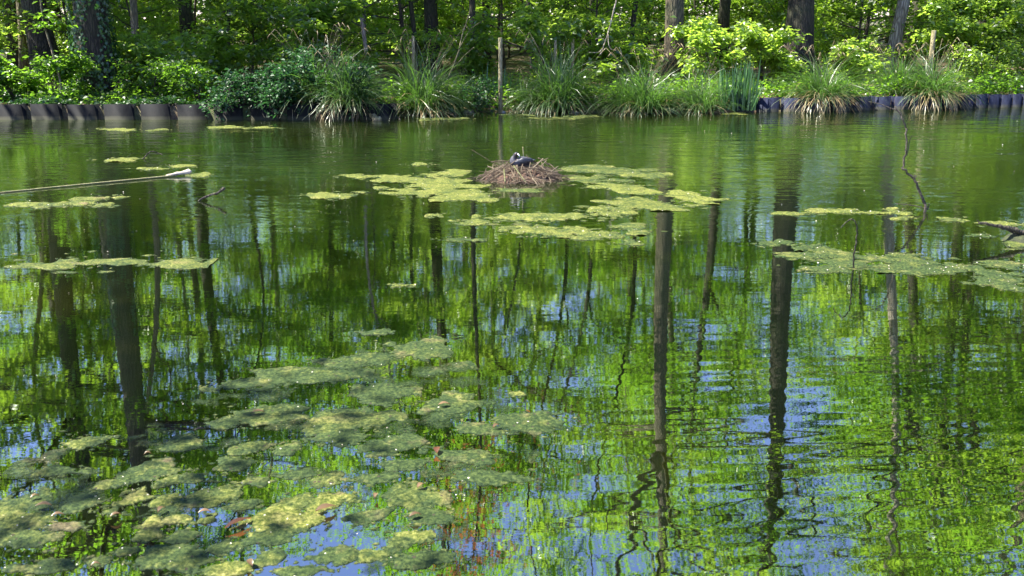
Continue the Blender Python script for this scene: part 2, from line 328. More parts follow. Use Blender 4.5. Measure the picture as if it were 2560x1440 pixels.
def water_mat():
    m, N, L = new_mat('pond_water')
    g = N.new('ShaderNodeNewGeometry'); pos = g.outputs['Position']
    sp = N.new('ShaderNodeSeparateXYZ'); L.new(pos, sp.inputs[0])
    # murky body colour: suspended algae, sunken yellowish clouds
    n = noise(N, L, pos, 0.35, 4, 0.55); n2 = noise(N, L, pos, 1.3, 4)
    body = ramp(N, L, math_n(N, L, 'MULTIPLY_ADD', n2, 0.35, math_n(N, L, 'MULTIPLY', n, 0.75)),
                [(0.40, (0.0014, 0.003, 0.0004)), (0.56, (0.003, 0.006, 0.0008)), (0.74, (0.014, 0.017, 0.002))])
    fy = N.new('ShaderNodeMapRange'); fy.inputs[1].default_value = 8.5; fy.inputs[2].default_value = 13.0; L.new(sp.outputs['Y'], fy.inputs[0])
    cl = noise(N, L, pos, 0.22, 4, 0.6); clf = N.new('ShaderNodeMapRange'); clf.inputs[1].default_value = 0.36; clf.inputs[2].default_value = 0.60; L.new(cl, clf.inputs[0])
    body = mixc(N, L, math_n(N, L, 'MULTIPLY', fy.outputs[0], math_n(N, L, 'MULTIPLY_ADD', clf.outputs[0], 0.75, 0.25)), body, (0.015, 0.023, 0.005))  # paler far water: murk, with sunlit haze put into the body colour
    # ripples, heights in metres
    def sc(x, y, rot=0.0):
        mp = N.new('ShaderNodeMapping'); mp.inputs['Scale'].default_value = (x, y, 1); mp.inputs['Rotation'].default_value = (0, 0, rot)
        L.new(pos, mp.inputs['Vector']); return mp.outputs[0]
    calm = noise(N, L, sc(0.18, 0.5), 1.0, 3)
    calmf = N.new('ShaderNodeMapRange'); calmf.inputs[1].default_value = 0.38; calmf.inputs[2].default_value = 0.62
    L.new(calm, calmf.inputs[0])
    far = N.new('ShaderNodeMapRange'); far.inputs[1].default_value = 8.0; far.inputs[2].default_value = 13.5; L.new(sp.outputs['Y'], far.inputs[0])
    mid = N.new('ShaderNodeMapRange'); mid.inputs[1].default_value = 3.0; mid.inputs[2].default_value = 8.0; L.new(sp.outputs['Y'], mid.inputs[0])
    w1 = noise(N, L, sc(0.8, 1.5, 0.1), 2.2, 3, 0.5)          # slow undulation, ~30 cm
    w2 = noise(N, L, sc(0.55, 1.6, -0.15), 9.0, 3, 0.5)       # ~10 cm
    w3 = noise(N, L, sc(0.6, 1.5, 0.25), 22.0, 3, 0.55)       # fine wind ripple
    wav = N.new('ShaderNodeTexWave'); wav.wave_type = 'RINGS'; wav.rings_direction = 'Z'; wav.inputs['Scale'].default_value = 1.9
    wav.inputs['Distortion'].default_value = 2.2; wav.inputs['Detail'].default_value = 2; wav.inputs['Detail Scale'].default_value = 0.7
    mw = N.new('ShaderNodeMapping'); mw.inputs['Location'].default_value = (-3.0, 6.0, 0); mw.inputs['Scale'].default_value = (0.55, 1, 1); L.new(pos, mw.inputs['Vector'])
    L.new(mw.outputs[0], wav.inputs['Vector'])
    ring_x = N.new('ShaderNodeMapRange'); ring_x.inputs[1].default_value = 0.1; ring_x.inputs[2].default_value = 0.9; L.new(sp.outputs['X'], ring_x.inputs[0])
    ring_y = N.new('ShaderNodeMapRange'); ring_y.inputs[1].default_value = 7.0; ring_y.inputs[2].default_value = 4.2; L.new(sp.outputs['Y'], ring_y.inputs[0])
    a3 = math_n(N, L, 'MULTIPLY', math_n(N, L, 'MULTIPLY_ADD', far.outputs[0], 0.00075, 0.00006), math_n(N, L, 'MULTIPLY_ADD', calmf.outputs[0], 0.75, 0.25))
    a2 = math_n(N, L, 'MULTIPLY_ADD', far.outputs[0], 0.0010, math_n(N, L, 'MULTIPLY_ADD', mid.outputs[0], 0.00026, 0.00007))
    h = math_n(N, L, 'MULTIPLY', w1, math_n(N, L, 'MULTIPLY_ADD', far.outputs[0], 0.0015, 0.0007))
    h = math_n(N, L, 'MULTIPLY_ADD', w2, a2, h)
    h = math_n(N, L, 'MULTIPLY_ADD', w3, a3, h)
    w4 = noise(N, L, sc(1.1, 3.2, 0.06), 1.5, 3, 0.55)
    h = math_n(N, L, 'MULTIPLY_ADD', w4, math_n(N, L, 'MULTIPLY', far.outputs[0], math_n(N, L, 'MULTIPLY_ADD', calmf.outputs[0], 0.014, 0.005)), h)
    ra = math_n(N, L, 'MULTIPLY', math_n(N, L, 'MULTIPLY', ring_x.outputs[0], ring_y.outputs[0]), 0.00042)
    h = math_n(N, L, 'MULTIPLY_ADD', wav.outputs['Fac'], ra, h)
    b = N.new('ShaderNodeBump'); b.inputs['Strength'].default_value = 1.0; b.inputs['Distance'].default_value = 1.0
    L.new(h, b.inputs['Height'])
    d = N.new('ShaderNodeBsdfDiffuse'); L.new(body, d.inputs['Color'])
    gl = N.new('ShaderNodeBsdfGlossy'); L.new(b.outputs[0], gl.inputs['Normal'])
    gl.inputs['Color'].default_value = (0.92, 0.96, 0.90, 1)
    L.new(math_n(N, L, 'MULTIPLY_ADD', far.outputs[0], 0.022, 0.004), gl.inputs['Roughness'])
    fr = N.new('ShaderNodeFresnel'); fr.inputs['IOR'].default_value = 1.33; L.new(b.outputs[0], fr.inputs['Normal'])
    fac = math_n(N, L, 'MULTIPLY_ADD', fr.outputs[0], 0.42, 0.45, clamp=True)
    mx = N.new('ShaderNodeMixShader'); L.new(fac, mx.inputs[0]); L.new(d.outputs[0], mx.inputs[1]); L.new(gl.outputs[0], mx.inputs[2])
    o = N.new('ShaderNodeOutputMaterial'); L.new(mx.outputs[0], o.inputs['Surface']); return m
M['water'] = water_mat()

# ------------------------------------------------------------------ ground and water
SHORE = [(-400, 19.2), (-60, 19.2)]
for u, v in ((-600, 299), (0, 299), (500, 300), (800, 300), (940, 299), (1010, 292), (1100, 285), (1240, 280), (1400, 281), (1540, 283), (1700, 285), (1800, 284), (1836, 281), (2085, 278), (2300, 273), (2560, 268), (2800, 263)):
    p = P(u, v); SHORE.append((p[0], p[1]))
SHORE += [(60, SHORE[-1][1] + 8), (400, SHORE[-1][1] + 10)]
SHORE = np.array(SHORE)
XL_END = P(930, 300)[0]; XR_START = P(1836, 281)[0]
def shore_y(x): return np.interp(x, SHORE[:, 0], SHORE[:, 1])
def ground_z(x, y):
    x = np.asarray(x, float); y = np.asarray(y, float)
    d = y - shore_y(x)
    nat = np.clip((x - XL_END) / 0.3, 0, 1) * np.clip((XR_START - x) / 0.3, 0, 1)
    zn = np.where(d < 0, np.maximum(-0.7, d * 0.6 - 0.05), np.minimum(0.28, -0.05 + d * 0.40))
    zp = np.where(d < 0.10, -0.7, 0.255)
    z = zn * nat + zp * (1 - nat)
    rise = np.clip((d - 1) / 30, 0, 1)
    z = z + rise * 0.35 + np.where(d > 0.3, 0.05 * fbm(x, y, 5, 3, 0.8), 0)
    near = np.clip((1.7 - y) / 0.6, 0, 1)
    z = np.where(y < 2.5, -0.7 + near * 1.0, z)
    return z
xs = np.concatenate(([-400, -200, -100, -60, -40, -30, -24, -20, -17], np.arange(-15, 15.01, 0.12), [17, 20, 24, 30, 40, 60, 100, 200, 400]))
ds = np.concatenate(([-0.6, -0.3, 0, 0.09, 0.11, 0.25, 0.4], np.arange(0.6, 3, 0.2), np.arange(3, 12, 0.6), [14, 17, 20, 25, 30, 40, 55, 80, 150, 400]))
ynear = np.array([-400, -100, -30, -10, -4, 0, 0.8, 1.1, 1.4, 1.7, 2.0, 3.0, 10.0])
GX, GY = [], []
for x in xs:
    GX.append(np.full(len(ynear) + len(ds), x)); GY.append(np.concatenate((ynear, shore_y(x) + ds)))
GX = np.array(GX); GY = np.array(GY); GZ = ground_z(GX, GY)
nr, nc = GX.shape
idx = np.arange(nr * nc).reshape(nr, nc)
Q = np.stack((idx[:-1, :-1], idx[1:, :-1], idx[1:, 1:], idx[:-1, 1:]), -1).reshape(-1, 4)
tag(ob('ground', mesh_np('ground', np.stack((GX, GY, GZ), -1).reshape(-1, 3), Q, M['ground'], True)), kind='structure')
wv = np.array([(-70, 1.0, 0), (70, 1.0, 0), (70, 34, 0), (-70, 34, 0)], float)
tag(ob('water', mesh_np('water', wv, np.array([[0, 1, 2, 3]]), M['water'])), kind='structure')

# ------------------------------------------------------------------ foliage generators
def leaves_geo(g, pos, dirn, nrm, length, width, fold=0.15):
    """kite-shaped folded leaves"""
    n = len(pos)
    dirn = norm(dirn); side = norm(np.cross(dirn, nrm)); nn = np.cross(side, dirn)
    L = np.broadcast_to(length, (n,))[:, None]; W = np.broadcast_to(width, (n,))[:, None] * 0.5
    V = np.empty((n, 4, 3))
    V[:, 0] = pos; V[:, 2] = pos + dirn * L - nn * L * 0.10
    m = pos + dirn * L * 0.45 + nn * L * fold
    V[:, 1] = m - side * W; V[:, 3] = m + side * W
    b = np.arange(n)[:, None] * 4
    T = np.concatenate((b + np.array([[0, 1, 2]]), b + np.array([[0, 2, 3]])), 1).reshape(-1, 3)
    g.add(V.reshape(-1, 3), None, T)
def rand_dirs(r, n, up=0.0, tilt=0.5):
    a = r.uniform(0, 2 * np.pi, n)
    d = np.stack((np.cos(a), np.sin(a), r.normal(-0.15, 0.3, n)), -1)
    nr_ = np.stack((r.normal(0, tilt, n), r.normal(0, tilt, n), np.ones(n)), -1)
    return norm(d), norm(nr_)
def spray(r, g, path, n, spread, lsize, vert=0.35, tilt=0.5):
    """leaves around a twig, in a flattish layer"""
    t = r.uniform(0, 1, n) ** 0.8 * (len(path) - 1)
    i = np.minimum(t.astype(int), len(path) - 2); f = (t - i)[:, None]
    c = path[i] * (1 - f) + path[i + 1] * f
    off = r.normal(0, 1, (n, 3)) * np.array((spread, spread, spread * vert))
    d, nm = rand_dirs(r, n, tilt=tilt)
    d = norm(d + norm(off) * 0.7 * np.array((1, 1, 0.3)))
    s = lsize * r.uniform(0.45, 1.4, n)
    leaves_geo(g, c + off, d, nm, s, s * 0.62)

def gen_tree(seed, H, r0, lean=(0, 0), cb=0.3, limbs=14, limb_len=4.0, sec=7, per=110, leaf=0.11, spread=0.3, sides=12, bend=0.5, droop=0.0, top_r=0.25, limb_r=0.38):
    """-> trunk geo, list of limb geos, twig geo, leaf geo (all local, base at origin)"""
    r = np.random.default_rng(seed)
    n = 22
    t = np.linspace(0, 1, n)
    w = bend * (np.sin(t * 5 + r.uniform(0, 6)) - math.sin(0)) * t
    w2 = bend * np.sin(t * 4 + r.uniform(0, 6)) * t
    path = np.stack((lean[0] * t * H + w * H * 0.05, lean[1] * t * H + w2 * H * 0.05, t * H), -1)
    rad = r0 * (1 - (1 - top_r) * t ** 0.9); rad = rad * (1 + 0.45 * np.exp(-t * H / (r0 * 2.2)))
    path[0, 2] = -0.25
    tg = Geo(); tube_geo(tg, path, rad, sides, r, 0.03)
    LG, WG, LV = [], Geo(), Geo()
    for k in range(limbs):
        f = cb + (1 - cb) * ((k + r.uniform(0, 1)) / limbs)
        f = min(f, 0.985)
        x = f * (n - 1); i = min(int(x), n - 2)
        base = path[i] + (path[i + 1] - path[i]) * (x - i)
        az = k * 2.39996 + r.uniform(-0.5, 0.5)
        L_ = limb_len * (1.15 - 0.75 * ((f - cb) / (1 - cb))) * r.uniform(0.7, 1.2)
        up = 0.25 + 0.75 * ((f - cb) / (1 - cb)) - droop
        m = 9; tt = np.linspace(0, 1, m)
        az_t = az + r.normal(0, 0.35) * tt + 0.25 * np.sin(tt * 7 + r.uniform(0, 6))
        step = np.stack((np.cos(az_t), np.sin(az_t), up * (1 - 0.6 * tt) + 0.3 * np.sin(tt * 6 + r.uniform(0, 6)) * 0.5), -1)
        step = norm(step) * (L_ / (m - 1))
        lp = base + np.concatenate((np.zeros((1, 3)), np.cumsum(step[:-1], 0)))
        lr = max(0.012, rad[i] * limb_r) * (1 - 0.8 * tt) + 0.006
        lg = Geo(); tube_geo(lg, lp, lr, 6, r, 0.05); LG.append(lg)
        for s in range(sec):
            q = 0.22 + 0.78 * (s + r.uniform(0, 1)) / sec
            xx = q * (m - 1); j = min(int(xx), m - 2); b2 = lp[j] + (lp[j + 1] - lp[j]) * (xx - j)
            fw = norm(lp[j + 1] - lp[j]); sd = norm(np.cross(fw, (0, 0, 1))) * (1 if s % 2 else -1)
            dd = norm(fw * r.uniform(0.3, 0.9) + sd * r.uniform(0.4, 1.0) + np.array((0, 0, r.uniform(-0.15, 0.3))))
            l2 = L_ * r.uniform(0.22, 0.5) * (1.1 - 0.5 * q)
            k5 = np.linspace(0, 1, 5)[:, None]
            bow = np.array((r.normal(0, .1), r.normal(0, .1), -0.12 + r.normal(0, .06))) * l2
            sp_ = b2 + dd * l2 * k5 + bow * k5 ** 2
            tube_geo(WG, sp_, np.linspace(max(lr[j] * 0.45, 0.005), 0.004, 5), 4)
            if per: spray(r, LV, sp_, int(per * r.uniform(0.6, 1.4)), spread, leaf)
        if per: spray(r, LV, lp[m // 2:], int(per * 0.8), spread, leaf)
    return tg, LG, WG, LV

def tree_obj(name, loc, seed, label, cat='tree', group=None, bark='bark', leafm='leaf', rz=0.0, scale=1.0, **kw):
    tg, LG, WG, LV = gen_tree(seed, **kw)
    root = empty(name, loc, label, cat, group); root.rotation_euler.z = rz; root.scale = (scale,) * 3
    ob('trunk', tg.mesh('trunk', M[bark], True), root)
    for lg in LG: ob('limb', lg.mesh('limb', M[bark], True), root)
    tag(ob('twigs', WG.mesh('twigs', M['twig']), root), kind='stuff')
    if LV.n: tag(ob('crown', LV.mesh('crown', M[leafm]), root), kind='stuff')
    return root
def sapling_obj(name, loc, seed, label, cat='sapling', group=None, leafm='leaf', **kw):
    tg, LG, WG, LV = gen_tree(seed, **kw)
    root = empty(name, loc, label, cat, group)
    ob('stem', tg.mesh('stem', M['twig'], True), root)
    for lg in LG:
        WG.add(np.concatenate(lg.V), np.concatenate(lg.Q), np.concatenate(lg.T))
    tag(ob('twigs', WG.mesh('twigs', M['twig']), root), kind='stuff')
    tag(ob('foliage', LV.mesh('foliage', M[leafm]), root), kind='stuff')
    return root
def gpos(u, y):
    """ground position on column u (of the photo) at depth y"""
    x = (u - 1280) / FOC * (y * CP + (y * 0 + 1) * SP * 0 + 1.6 * SP * 1 + 0) if False else (u - 1280) / FOC * (y * CP + CAM_H * SP)
    return (x, y, float(ground_z(x, y)))

# ------------------------------------------------------------------ named trees of the far bank
BIG = dict(limbs=18, sec=7, per=54, leaf=0.13, spread=0.32, limb_r=.42)
NT = [
 # name, u, depth, radius, height, lean, bark, label, extra
 ('leaning_tree', 126, 26.5, .325, 19, (-.06, .02), 'bark_dark', 'thick dark trunk leaning left, behind and left of the ivy-covered tree', dict(cb=.38, limb_len=5.5)),
 ('ivy_clad_tree', 252, 22.2, .36, 17, (-.012, 0), 'bark_dark', 'stout dark oak trunk wrapped in ivy close to the left piling', dict(cb=.42, limb_len=5.0)),
 ('young_tree', 347, 24.5, .10, 13, (-.01, .01), 'bark', 'slim grey trunk just right of the ivy-covered oak', dict(cb=.32, limb_len=2.6)),
 ('young_tree', 62, 29, .11, 14, (0.0, .0), 'bark', 'slim grey-green trunk left of the thick leaning dark trunk', dict(cb=.35, limb_len=3.0)),
 ('pale_tree', 395, 42, .13, 15, (0, 0), 'bark_pale', 'pale thin trunk far back, right of the slim grey trunk by the oak', dict(cb=.3, limb_len=4.0)),
 ('broad_tree', 482, 31, .23, 18, (0, 0), 'bark_dark', 'dark straight trunk behind the shrubs above the left piling', dict(cb=.36, limb_len=5.0)),
 ('young_tree', 577, 27, .06, 11, (.006, 0), 'bark_dark', 'thin dark stem right of the dark straight trunk in the left shrubs', dict(cb=.3, limb_len=2.6)),
 ('young_tree', 927, 24, .05, 10, (-.01, 0), 'bark_pale', 'thin light grey stem behind the leftmost sedge tussocks', dict(cb=.38, limb_len=2.2)),
 ('dark_tree', 1084, 28, .20, 17, (-.005, .01), 'bark_dark', 'dark trunk behind the big sedge tussock left of the nest', dict(cb=.36, limb_len=4.5)),
 ('young_tree', 1044, 27, .07, 12, (.005, 0), 'bark_dark', 'thin dark stem beside the dark trunk behind the big sedge tussock', dict(cb=.3, limb_len=2.8)),
 ('dark_tree', 1216, 34, .14, 15, (0, 0), 'bark_dark', 'dark slim trunk far behind the weathered post above the nest', dict(cb=.34, limb_len=4.5)),
 ('young_tree', 1400, 28, .075, 15, (.008, 0), 'bark_dark', 'thin dark stem behind the broad tussock, left of the bare pale twig', dict(cb=.24, limb_len=3.6)),
 ('young_tree', 1465, 31, .09, 17, (-.01, 0), 'bark_dark', 'dark stem far behind the broad tussock', dict(cb=.24, limb_len=4.2)),
 ('young_tree', 1570, 29, .08, 15, (.012, 0), 'bark_dark', 'dark stem between the bare pale twig and the ridged sunlit trunk', dict(cb=.26, limb_len=3.8)),
 ('copper_tree', 1190, 26, .085, 13, (-.02, 0), 'bark_dark', 'slim dark stem with coppery leaves high up, behind the small blue-green bush', dict(cb=.60, limb_len=2.2, per=9)),
 ('lit_tree', 1682, 24.4, .235, 18, (-.004, 0), 'bark_mid', 'straight trunk with ridged sunlit grey bark behind the fourth sedge tussock', dict(cb=.40, limb_len=4.6)),
 ('dark_tree', 1800, 36, .22, 17, (0, 0), 'bark_dark', 'dark trunk standing between the two ridged grey trunks', dict(cb=.36, limb_len=4.5)),
 ('stout_tree', 1992, 26.5, .355, 19, (-.008, 0), 'bark_dark', 'stoutest straight grey trunk, behind the tussock on the right piling', dict(cb=.46, limb_len=5.0)),
 ('sunlit_tree', 2214, 27, .175, 17, (.12, .0), 'bark_pale', 'pale sunlit trunk leaning right behind the right piling', dict(cb=.40, limb_len=4.2)),
 ('dark_tree', 2258, 33, .24, 16, (.13, 0), 'bark_dark', 'dark leaning trunk just behind the pale sunlit leaning trunk', dict(cb=.36, limb_len=4.5)),
 ('dark_tree', 2440, 31, .22, 17, (.01, 0), 'bark_dark', 'dark trunk deep in bright leaves at the far right', dict(cb=.22, limb_len=5.0)),
]
named = []
for i, (nm, u, y, r0, H, lean, bk, lab, ex) in enumerate(NT):
    kw = dict(BIG); kw.update(ex)
    if nm == 'copper_tree': pass
    elif r0 < .12: kw.update(limbs=15, sec=6, per=60, spread=.28, bend=1.6)
    t = tree_obj(nm, gpos(u, y), 100 + i, lab, 'tree', bark=bk, leafm='red_leaf' if nm == 'copper_tree' else 'leaf' if i % 3 else 'leaf_light', H=H, r0=r0, lean=lean, **kw)
    named.append(t)
def PR(u, v, Y):
    d = ray(u, v); t = Y / d[1]
    return np.array((d[0] * t, Y, -CAM_H - d[2] * t))
jt = [t for t in named if t.name.startswith('lit_tree')][0]
for pts, ra, rb in (([(1662, 1105), (1640, 1135), (1632, 1175), (1600, 1215), (1590, 1255), (1570, 1290), (1588, 1330), (1572, 1375), (1545, 1410), (1530, 1470)], .13, .05),
                    ([(1575, 1300), (1600, 1320), (1625, 1380), (1640, 1440), (1650, 1500)], .06, .03),
                    ([(1660, 1060), (1690, 1050), (1730, 1062), (1760, 1040)], .06, .02)):
    pw = np.array([PR(a, b, 24.3 - .1 * k) for k, (a, b) in enumerate(pts)]) - np.array(jt.location)
    g = Geo(); tube_geo(g, smooth_path(pw, 26), np.linspace(ra, rb, 26), 7, np.random.default_rng(9), .06); ob('limb', g.mesh('limb', M['bark_dark'], True), jt)
for pref, Yd, specs in (('stout_tree', 26.2, (([(1925, 1225), (1975, 1190), (2000, 1240), (2035, 1262), (2030, 1330)], .08, .03), ([(1925, 1340), (1880, 1380), (1840, 1372), (1800, 1420), (1770, 1500)], .08, .03))),
                        ('sunlit_tree', 26.7, (([(2275, 960), (2262, 1010), (2290, 1075), (2305, 1140), (2350, 1200), (2372, 1290), (2430, 1350)], .11, .03), ([(2290, 1080), (2240, 1130), (2225, 1200), (2180, 1240), (2170, 1330)], .07, .03))),
                        ('dark_tree', 30.5, (([(2405, 1000), (2440, 1060), (2425, 1130), (2470, 1190), (2520, 1210), (2560, 1260)], .12, .03), ([(2410, 1060), (2370, 1130), (2385, 1210), (2340, 1290), (2350, 1400)], .10, .04)))):
    tt_ = [t for t in named if t.name.startswith(pref)][-1]
    for pts, ra, rb in specs:
        pw = np.array([PR(a, b, Yd) for a, b in pts]) - np.array(tt_.location); g = Geo()
        tube_geo(g, smooth_path(pw, 26), np.linspace(ra, rb, 26), 7, np.random.default_rng(9), .06); ob('limb', g.mesh('limb', M['bark_dark'], True), tt_)
# copper-leaved tree whose red leaves show in the reflection
# the wood behind: copies of a few full trees, each an object of its own
rng = np.random.default_rng(7)
wood_src = []
for k in range(5):
    wood_src.append(tree_obj('woodland_tree', (0, 0, 0), 200 + k, 'leafy woodland tree deep behind the bank, one of the far trunks', 'tree', 'trees deep in the wood',
        bark='bark' if k % 2 else 'bark_dark', leafm='leaf' if k % 2 else 'leaf_light', H=float(rng.uniform(20, 24)), r0=float(rng.uniform(.14, .26)), lean=(rng.normal(0, .02), 0), cb=.24, limbs=22, limb_len=5.2, sec=7, per=80, leaf=0.18, spread=0.45))
spots = []
tries = 0
while len(spots) < 56 and tries < 4000:
    tries += 1
    y = rng.uniform(35, 72); x = rng.uniform(-0.62 * y - 4, 0.62 * y + 4)
    if all((x - a) ** 2 + (y - b) ** 2 > 3.4 ** 2 for a, b in spots): spots.append((x, y))
for i, (x, y) in enumerate(spots):
    o = wood_src[i] if i < len(wood_src) else copy_tree(wood_src[i % len(wood_src)])
    s = rng.uniform(.85, 1.15)
    o.location = (x, y, float(ground_z(x, y))); o.rotation_euler.z = rng.uniform(0, 6.28); o.scale = (s, s, s * rng.uniform(.9, 1.1))
# trees out of frame: on the left of the far bank and on the near bank beside the photographer
for i, (x, y, s) in enumerate(((-14.5, 22.5, 1.0), (-19, 25, 1.0), (-14.5, 30, 1.05), (15, 26, 1.0), (20, 30, 1.0), (-6.3, 0.3, .70))):
    o = copy_tree(wood_src[i % 5]); o.location = (x, y, float(ground_z(x, y))); o.rotation_euler.z = i * 1.3; o.scale = (s, s, s)
    o['label'] = ['leafy tree past the left edge on the far bank', 'leafy tree past the left edge on the far bank', 'leafy tree past the left edge on the far bank',
                  'leafy tree past the right edge on the far bank', 'leafy tree past the right edge on the far bank', 'tree on the near bank left of the photographer'][i]
    o['label'] = ['first leafy tree past the left end of the left piling', 'tree farthest left, past the end of the left piling', 'leafy tree set back past the left edge of the far bank', 'first leafy tree past the right end of the right piling', 'tree farthest right, set back past the right piling', 'tree on the near bank left of the photographer'][i]
    o['group'] = 'trees beside the view'

# understory saplings: six kinds, copied
sap_src = []
for k in range(6):
    H = [2.6, 3.4, 4.4, 5.5, 3.0, 6.5][k]
    sap_src.append(sapling_obj('sapling', (0, 0, 0), 300 + k, 'bright green sapling in the dense undergrowth behind the bank', 'sapling', 'undergrowth saplings',
        leafm='young_leaf' if k % 2 else 'leaf_light', H=H, r0=.02 + .006 * H, lean=(rng.normal(0, .06), rng.normal(0, .06)), cb=.05, limbs=20, limb_len=1.0 + .22 * H, sec=5, per=34, leaf=.14, spread=.20, sides=6, bend=.6, droop=.1))
spots = []
tries = 0
KEEP = [(252, 22.2, 50), (124, 26.5, 45), (1682, 24.4, 34), (1992, 26.5, 44), (2225, 27, 60), (482, 31, 26), (1084, 28, 26), (2262, 33, 26), (347, 24.5, 5), (62, 29, 8), (1800, 36, 10), (577, 27, 0)]
while len(spots) < 125 and tries < 20000:
    tries += 1
    y = 25.0 + 33 * rng.uniform(0, 1) ** 1.4; x = rng.uniform(-0.58 * y - 2, 0.58 * y + 2)
    u = 1280 + x * FOC / (y * CP + CAM_H * SP)
    if any(y < ky + .3 and abs(u - ku) < kw_ + 120 * 22 / y for ku, ky, kw_ in KEEP): continue
    if all((x - a) ** 2 + (y - b) ** 2 > (0.9 + 0.02 * y) ** 2 for a, b in spots): spots.append((x, y))
for i, (x, y) in enumerate(spots):
    k = int(rng.integers(0, 6))
    o = sap_src[i] if i < 6 else copy_tree(sap_src[k])
    s = rng.uniform(.75, 1.15)
    o.location = (x, y, float(ground_z(x, y))); o.rotation_euler.z = rng.uniform(0, 6.28); o.scale = (s, s, s)
# labels of the repeats: by size, leaf tone and the named trunk they stand nearest to
LAND = [(t['label'], t.location.x / t.location.y, t.location.y) for t in named]
def place_phrase(x, y):
    lab, lx, ly = min(LAND, key=lambda q: abs(q[1] - x / y))
    short = {0: 'thick leaning trunk', 1: 'ivy-covered oak', 2: 'slim trunk by the oak', 3: 'leftmost slim trunk', 4: 'pale far trunk', 5: 'dark straight trunk', 6: 'thin stem in the left shrubs', 7: 'light grey stem', 8: 'dark trunk over the largest tussock', 9: 'thin stem beside that dark trunk', 10: 'dark slim trunk above the nest'}
    k = [q[0] for q in LAND].index(lab); nm = SHORT[k]
    side = 'left of' if x / y < lx else 'right of'
    dep = 'ahead and ' if y < ly - 2 else 'far behind, ' if y > ly + 14 else 'behind, ' if y > ly + 2 else 'just '
    return dep + side + ' the ' + nm
SHORT = ['thick leaning trunk', 'ivy-covered oak', 'slim trunk by the oak', 'leftmost slim trunk', 'pale far trunk', 'dark straight trunk', 'thin left stem', 'light grey stem', 'dark trunk over the largest tussock', 'thin stem by the largest tussock', 'dark slim trunk above the nest',
         'thin stem left of the bare twig', 'dark stem over the broad tussock', 'stem right of the bare twig', 'copper-leaved stem', 'ridged sunlit trunk', 'dark trunk between the grey ones', 'stoutest grey trunk', 'pale leaning trunk', 'dark leaning trunk', 'dark rightmost trunk']
def relabel(o, size, tone, noun):
    o['label'] = (size + ' ' + tone + ' ' + noun + ' ' + place_phrase(o.location.x, o.location.y))
for o in [q for q in COL.objects if q.parent is None and q.get('group') == 'undergrowth saplings']:
    h = o.children[0].dimensions.z * o.scale.z; k = o.children[-1].data.materials[0].name
    relabel(o, 'knee-high' if h < 1.2 else 'low' if h < 2.5 else 'head-high' if h < 3.4 else 'tall' if h < 4.6 else 'tallest', 'yellow-green' if k == 'young_leaf' else 'deep green', 'sapling')
for o in [q for q in COL.objects if q.parent is None and q.get('group') == 'trees deep in the wood']:
    relabel(o, 'slim' if o.children[0].dimensions.x * o.scale.x < 1.0 else 'stout', 'dark-barked' if o.children[0].data.materials[0].name == 'dark_bark' else 'grey-barked', 'tree')
for grp in ('undergrowth saplings', 'trees deep in the wood'):
    by = {}
    for o in [q for q in COL.objects if q.parent is None and q.get('group') == grp]: by.setdefault(o['label'], []).append(o)
    for lab, os_ in by.items():
        if len(os_) < 2: continue
        os_.sort(key=lambda q: q.location.y)
        ordn = ['nearest', 'second nearest', 'third nearest', 'fourth nearest', 'fifth nearest', 'sixth nearest', 'seventh nearest', 'eighth nearest', 'ninth nearest']
        for k, o in enumerate(os_[:9]): o['label'] = ordn[k] + ' ' + lab.replace(' the ', ' ').replace('-barked', '') if len(lab.split()) > 13 else ordn[k] + ' ' + lab
# far wood that reads as one mass
g = Geo(); r = np.random.default_rng(55)
n = 60000
x = r.uniform(-62, 62, n); y = r.uniform(72, 84, n); z = 17 * r.uniform(0, 1, n) ** 1.0 + 3 * np.sin(x * .35) + 1.5 * np.sin(x * .9 + 1)
d, nm = rand_dirs(r, n, tilt=.7); s = r.uniform(.35, .6, n)
leaves_geo(g, np.stack((x, y, np.maximum(z, .3)), -1), d, nm, s, s * .7)
tag(ob('distant_woods', g.mesh('distant_woods', M['leaf_light'])), 'far green mass of leaves closing the wood', 'woods', kind='stuff')

# ------------------------------------------------------------------ sheet piling
def pile_panel(p0, p1, top, thick=.012, depth=.16, f1=.74, f2=.80, f3=.93, mat='pile_black'):
    """one U-shaped sheet between two points of the wall line, outer face towards -Y side"""
    p0 = np.array(p0[:2]); p1 = np.array(p1[:2]); d = p1 - p0; Lg = np.linalg.norm(d); d = d / Lg
    nrm = np.array((-d[1], d[0]))           # inland
    prof = [(0, 0), (f1 * Lg, 0), (f2 * Lg, depth), (f3 * Lg, depth), (Lg - .004, .012)]
    out = [p0 + d * a + nrm * b for a, b in prof]; inn = [p0 + d * a + nrm * (b + thick) for a, b in prof]
    V, Qd = [], []
    for (a, b) in zip(out, inn):
        V += [(*a, -.55), (*a, top), (*b, top), (*b, -.55)]
    for i in range(len(prof) - 1):
        o = i * 4
        Qd += [(o, o + 4, o + 5, o + 1), (o + 1, o + 5, o + 6, o + 2), (o + 2, o + 6, o + 7, o + 3)]
    e = (len(prof) - 1) * 4
    Qd += [(0, 1, 2, 3), (e, e + 3, e + 2, e + 1)]
    return mesh_np('sheet', V, np.array(Qd), M[mat])
wl = empty('sheet_piling', (0, 0, 0), 'long black sheet steel piling along the left bank', 'retaining wall')
for k in range(-4, 11):
    u0 = -12 + 91.4 * k
    a, b = P(u0, 299.5), P(u0 + 91.4, 299.5)
    ob('sheet', pile_panel(a, b, .295 + .006 * math.sin(k * 2.1)), wl)
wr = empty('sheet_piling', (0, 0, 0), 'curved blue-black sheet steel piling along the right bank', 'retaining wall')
zx = [495, 675, 850, 1030, 1210, 1350, 1495, 1635, 1760, 1880, 1995, 2110, 2215, 2305, 2395, 2475, 2550, 2622, 2690, 2755]
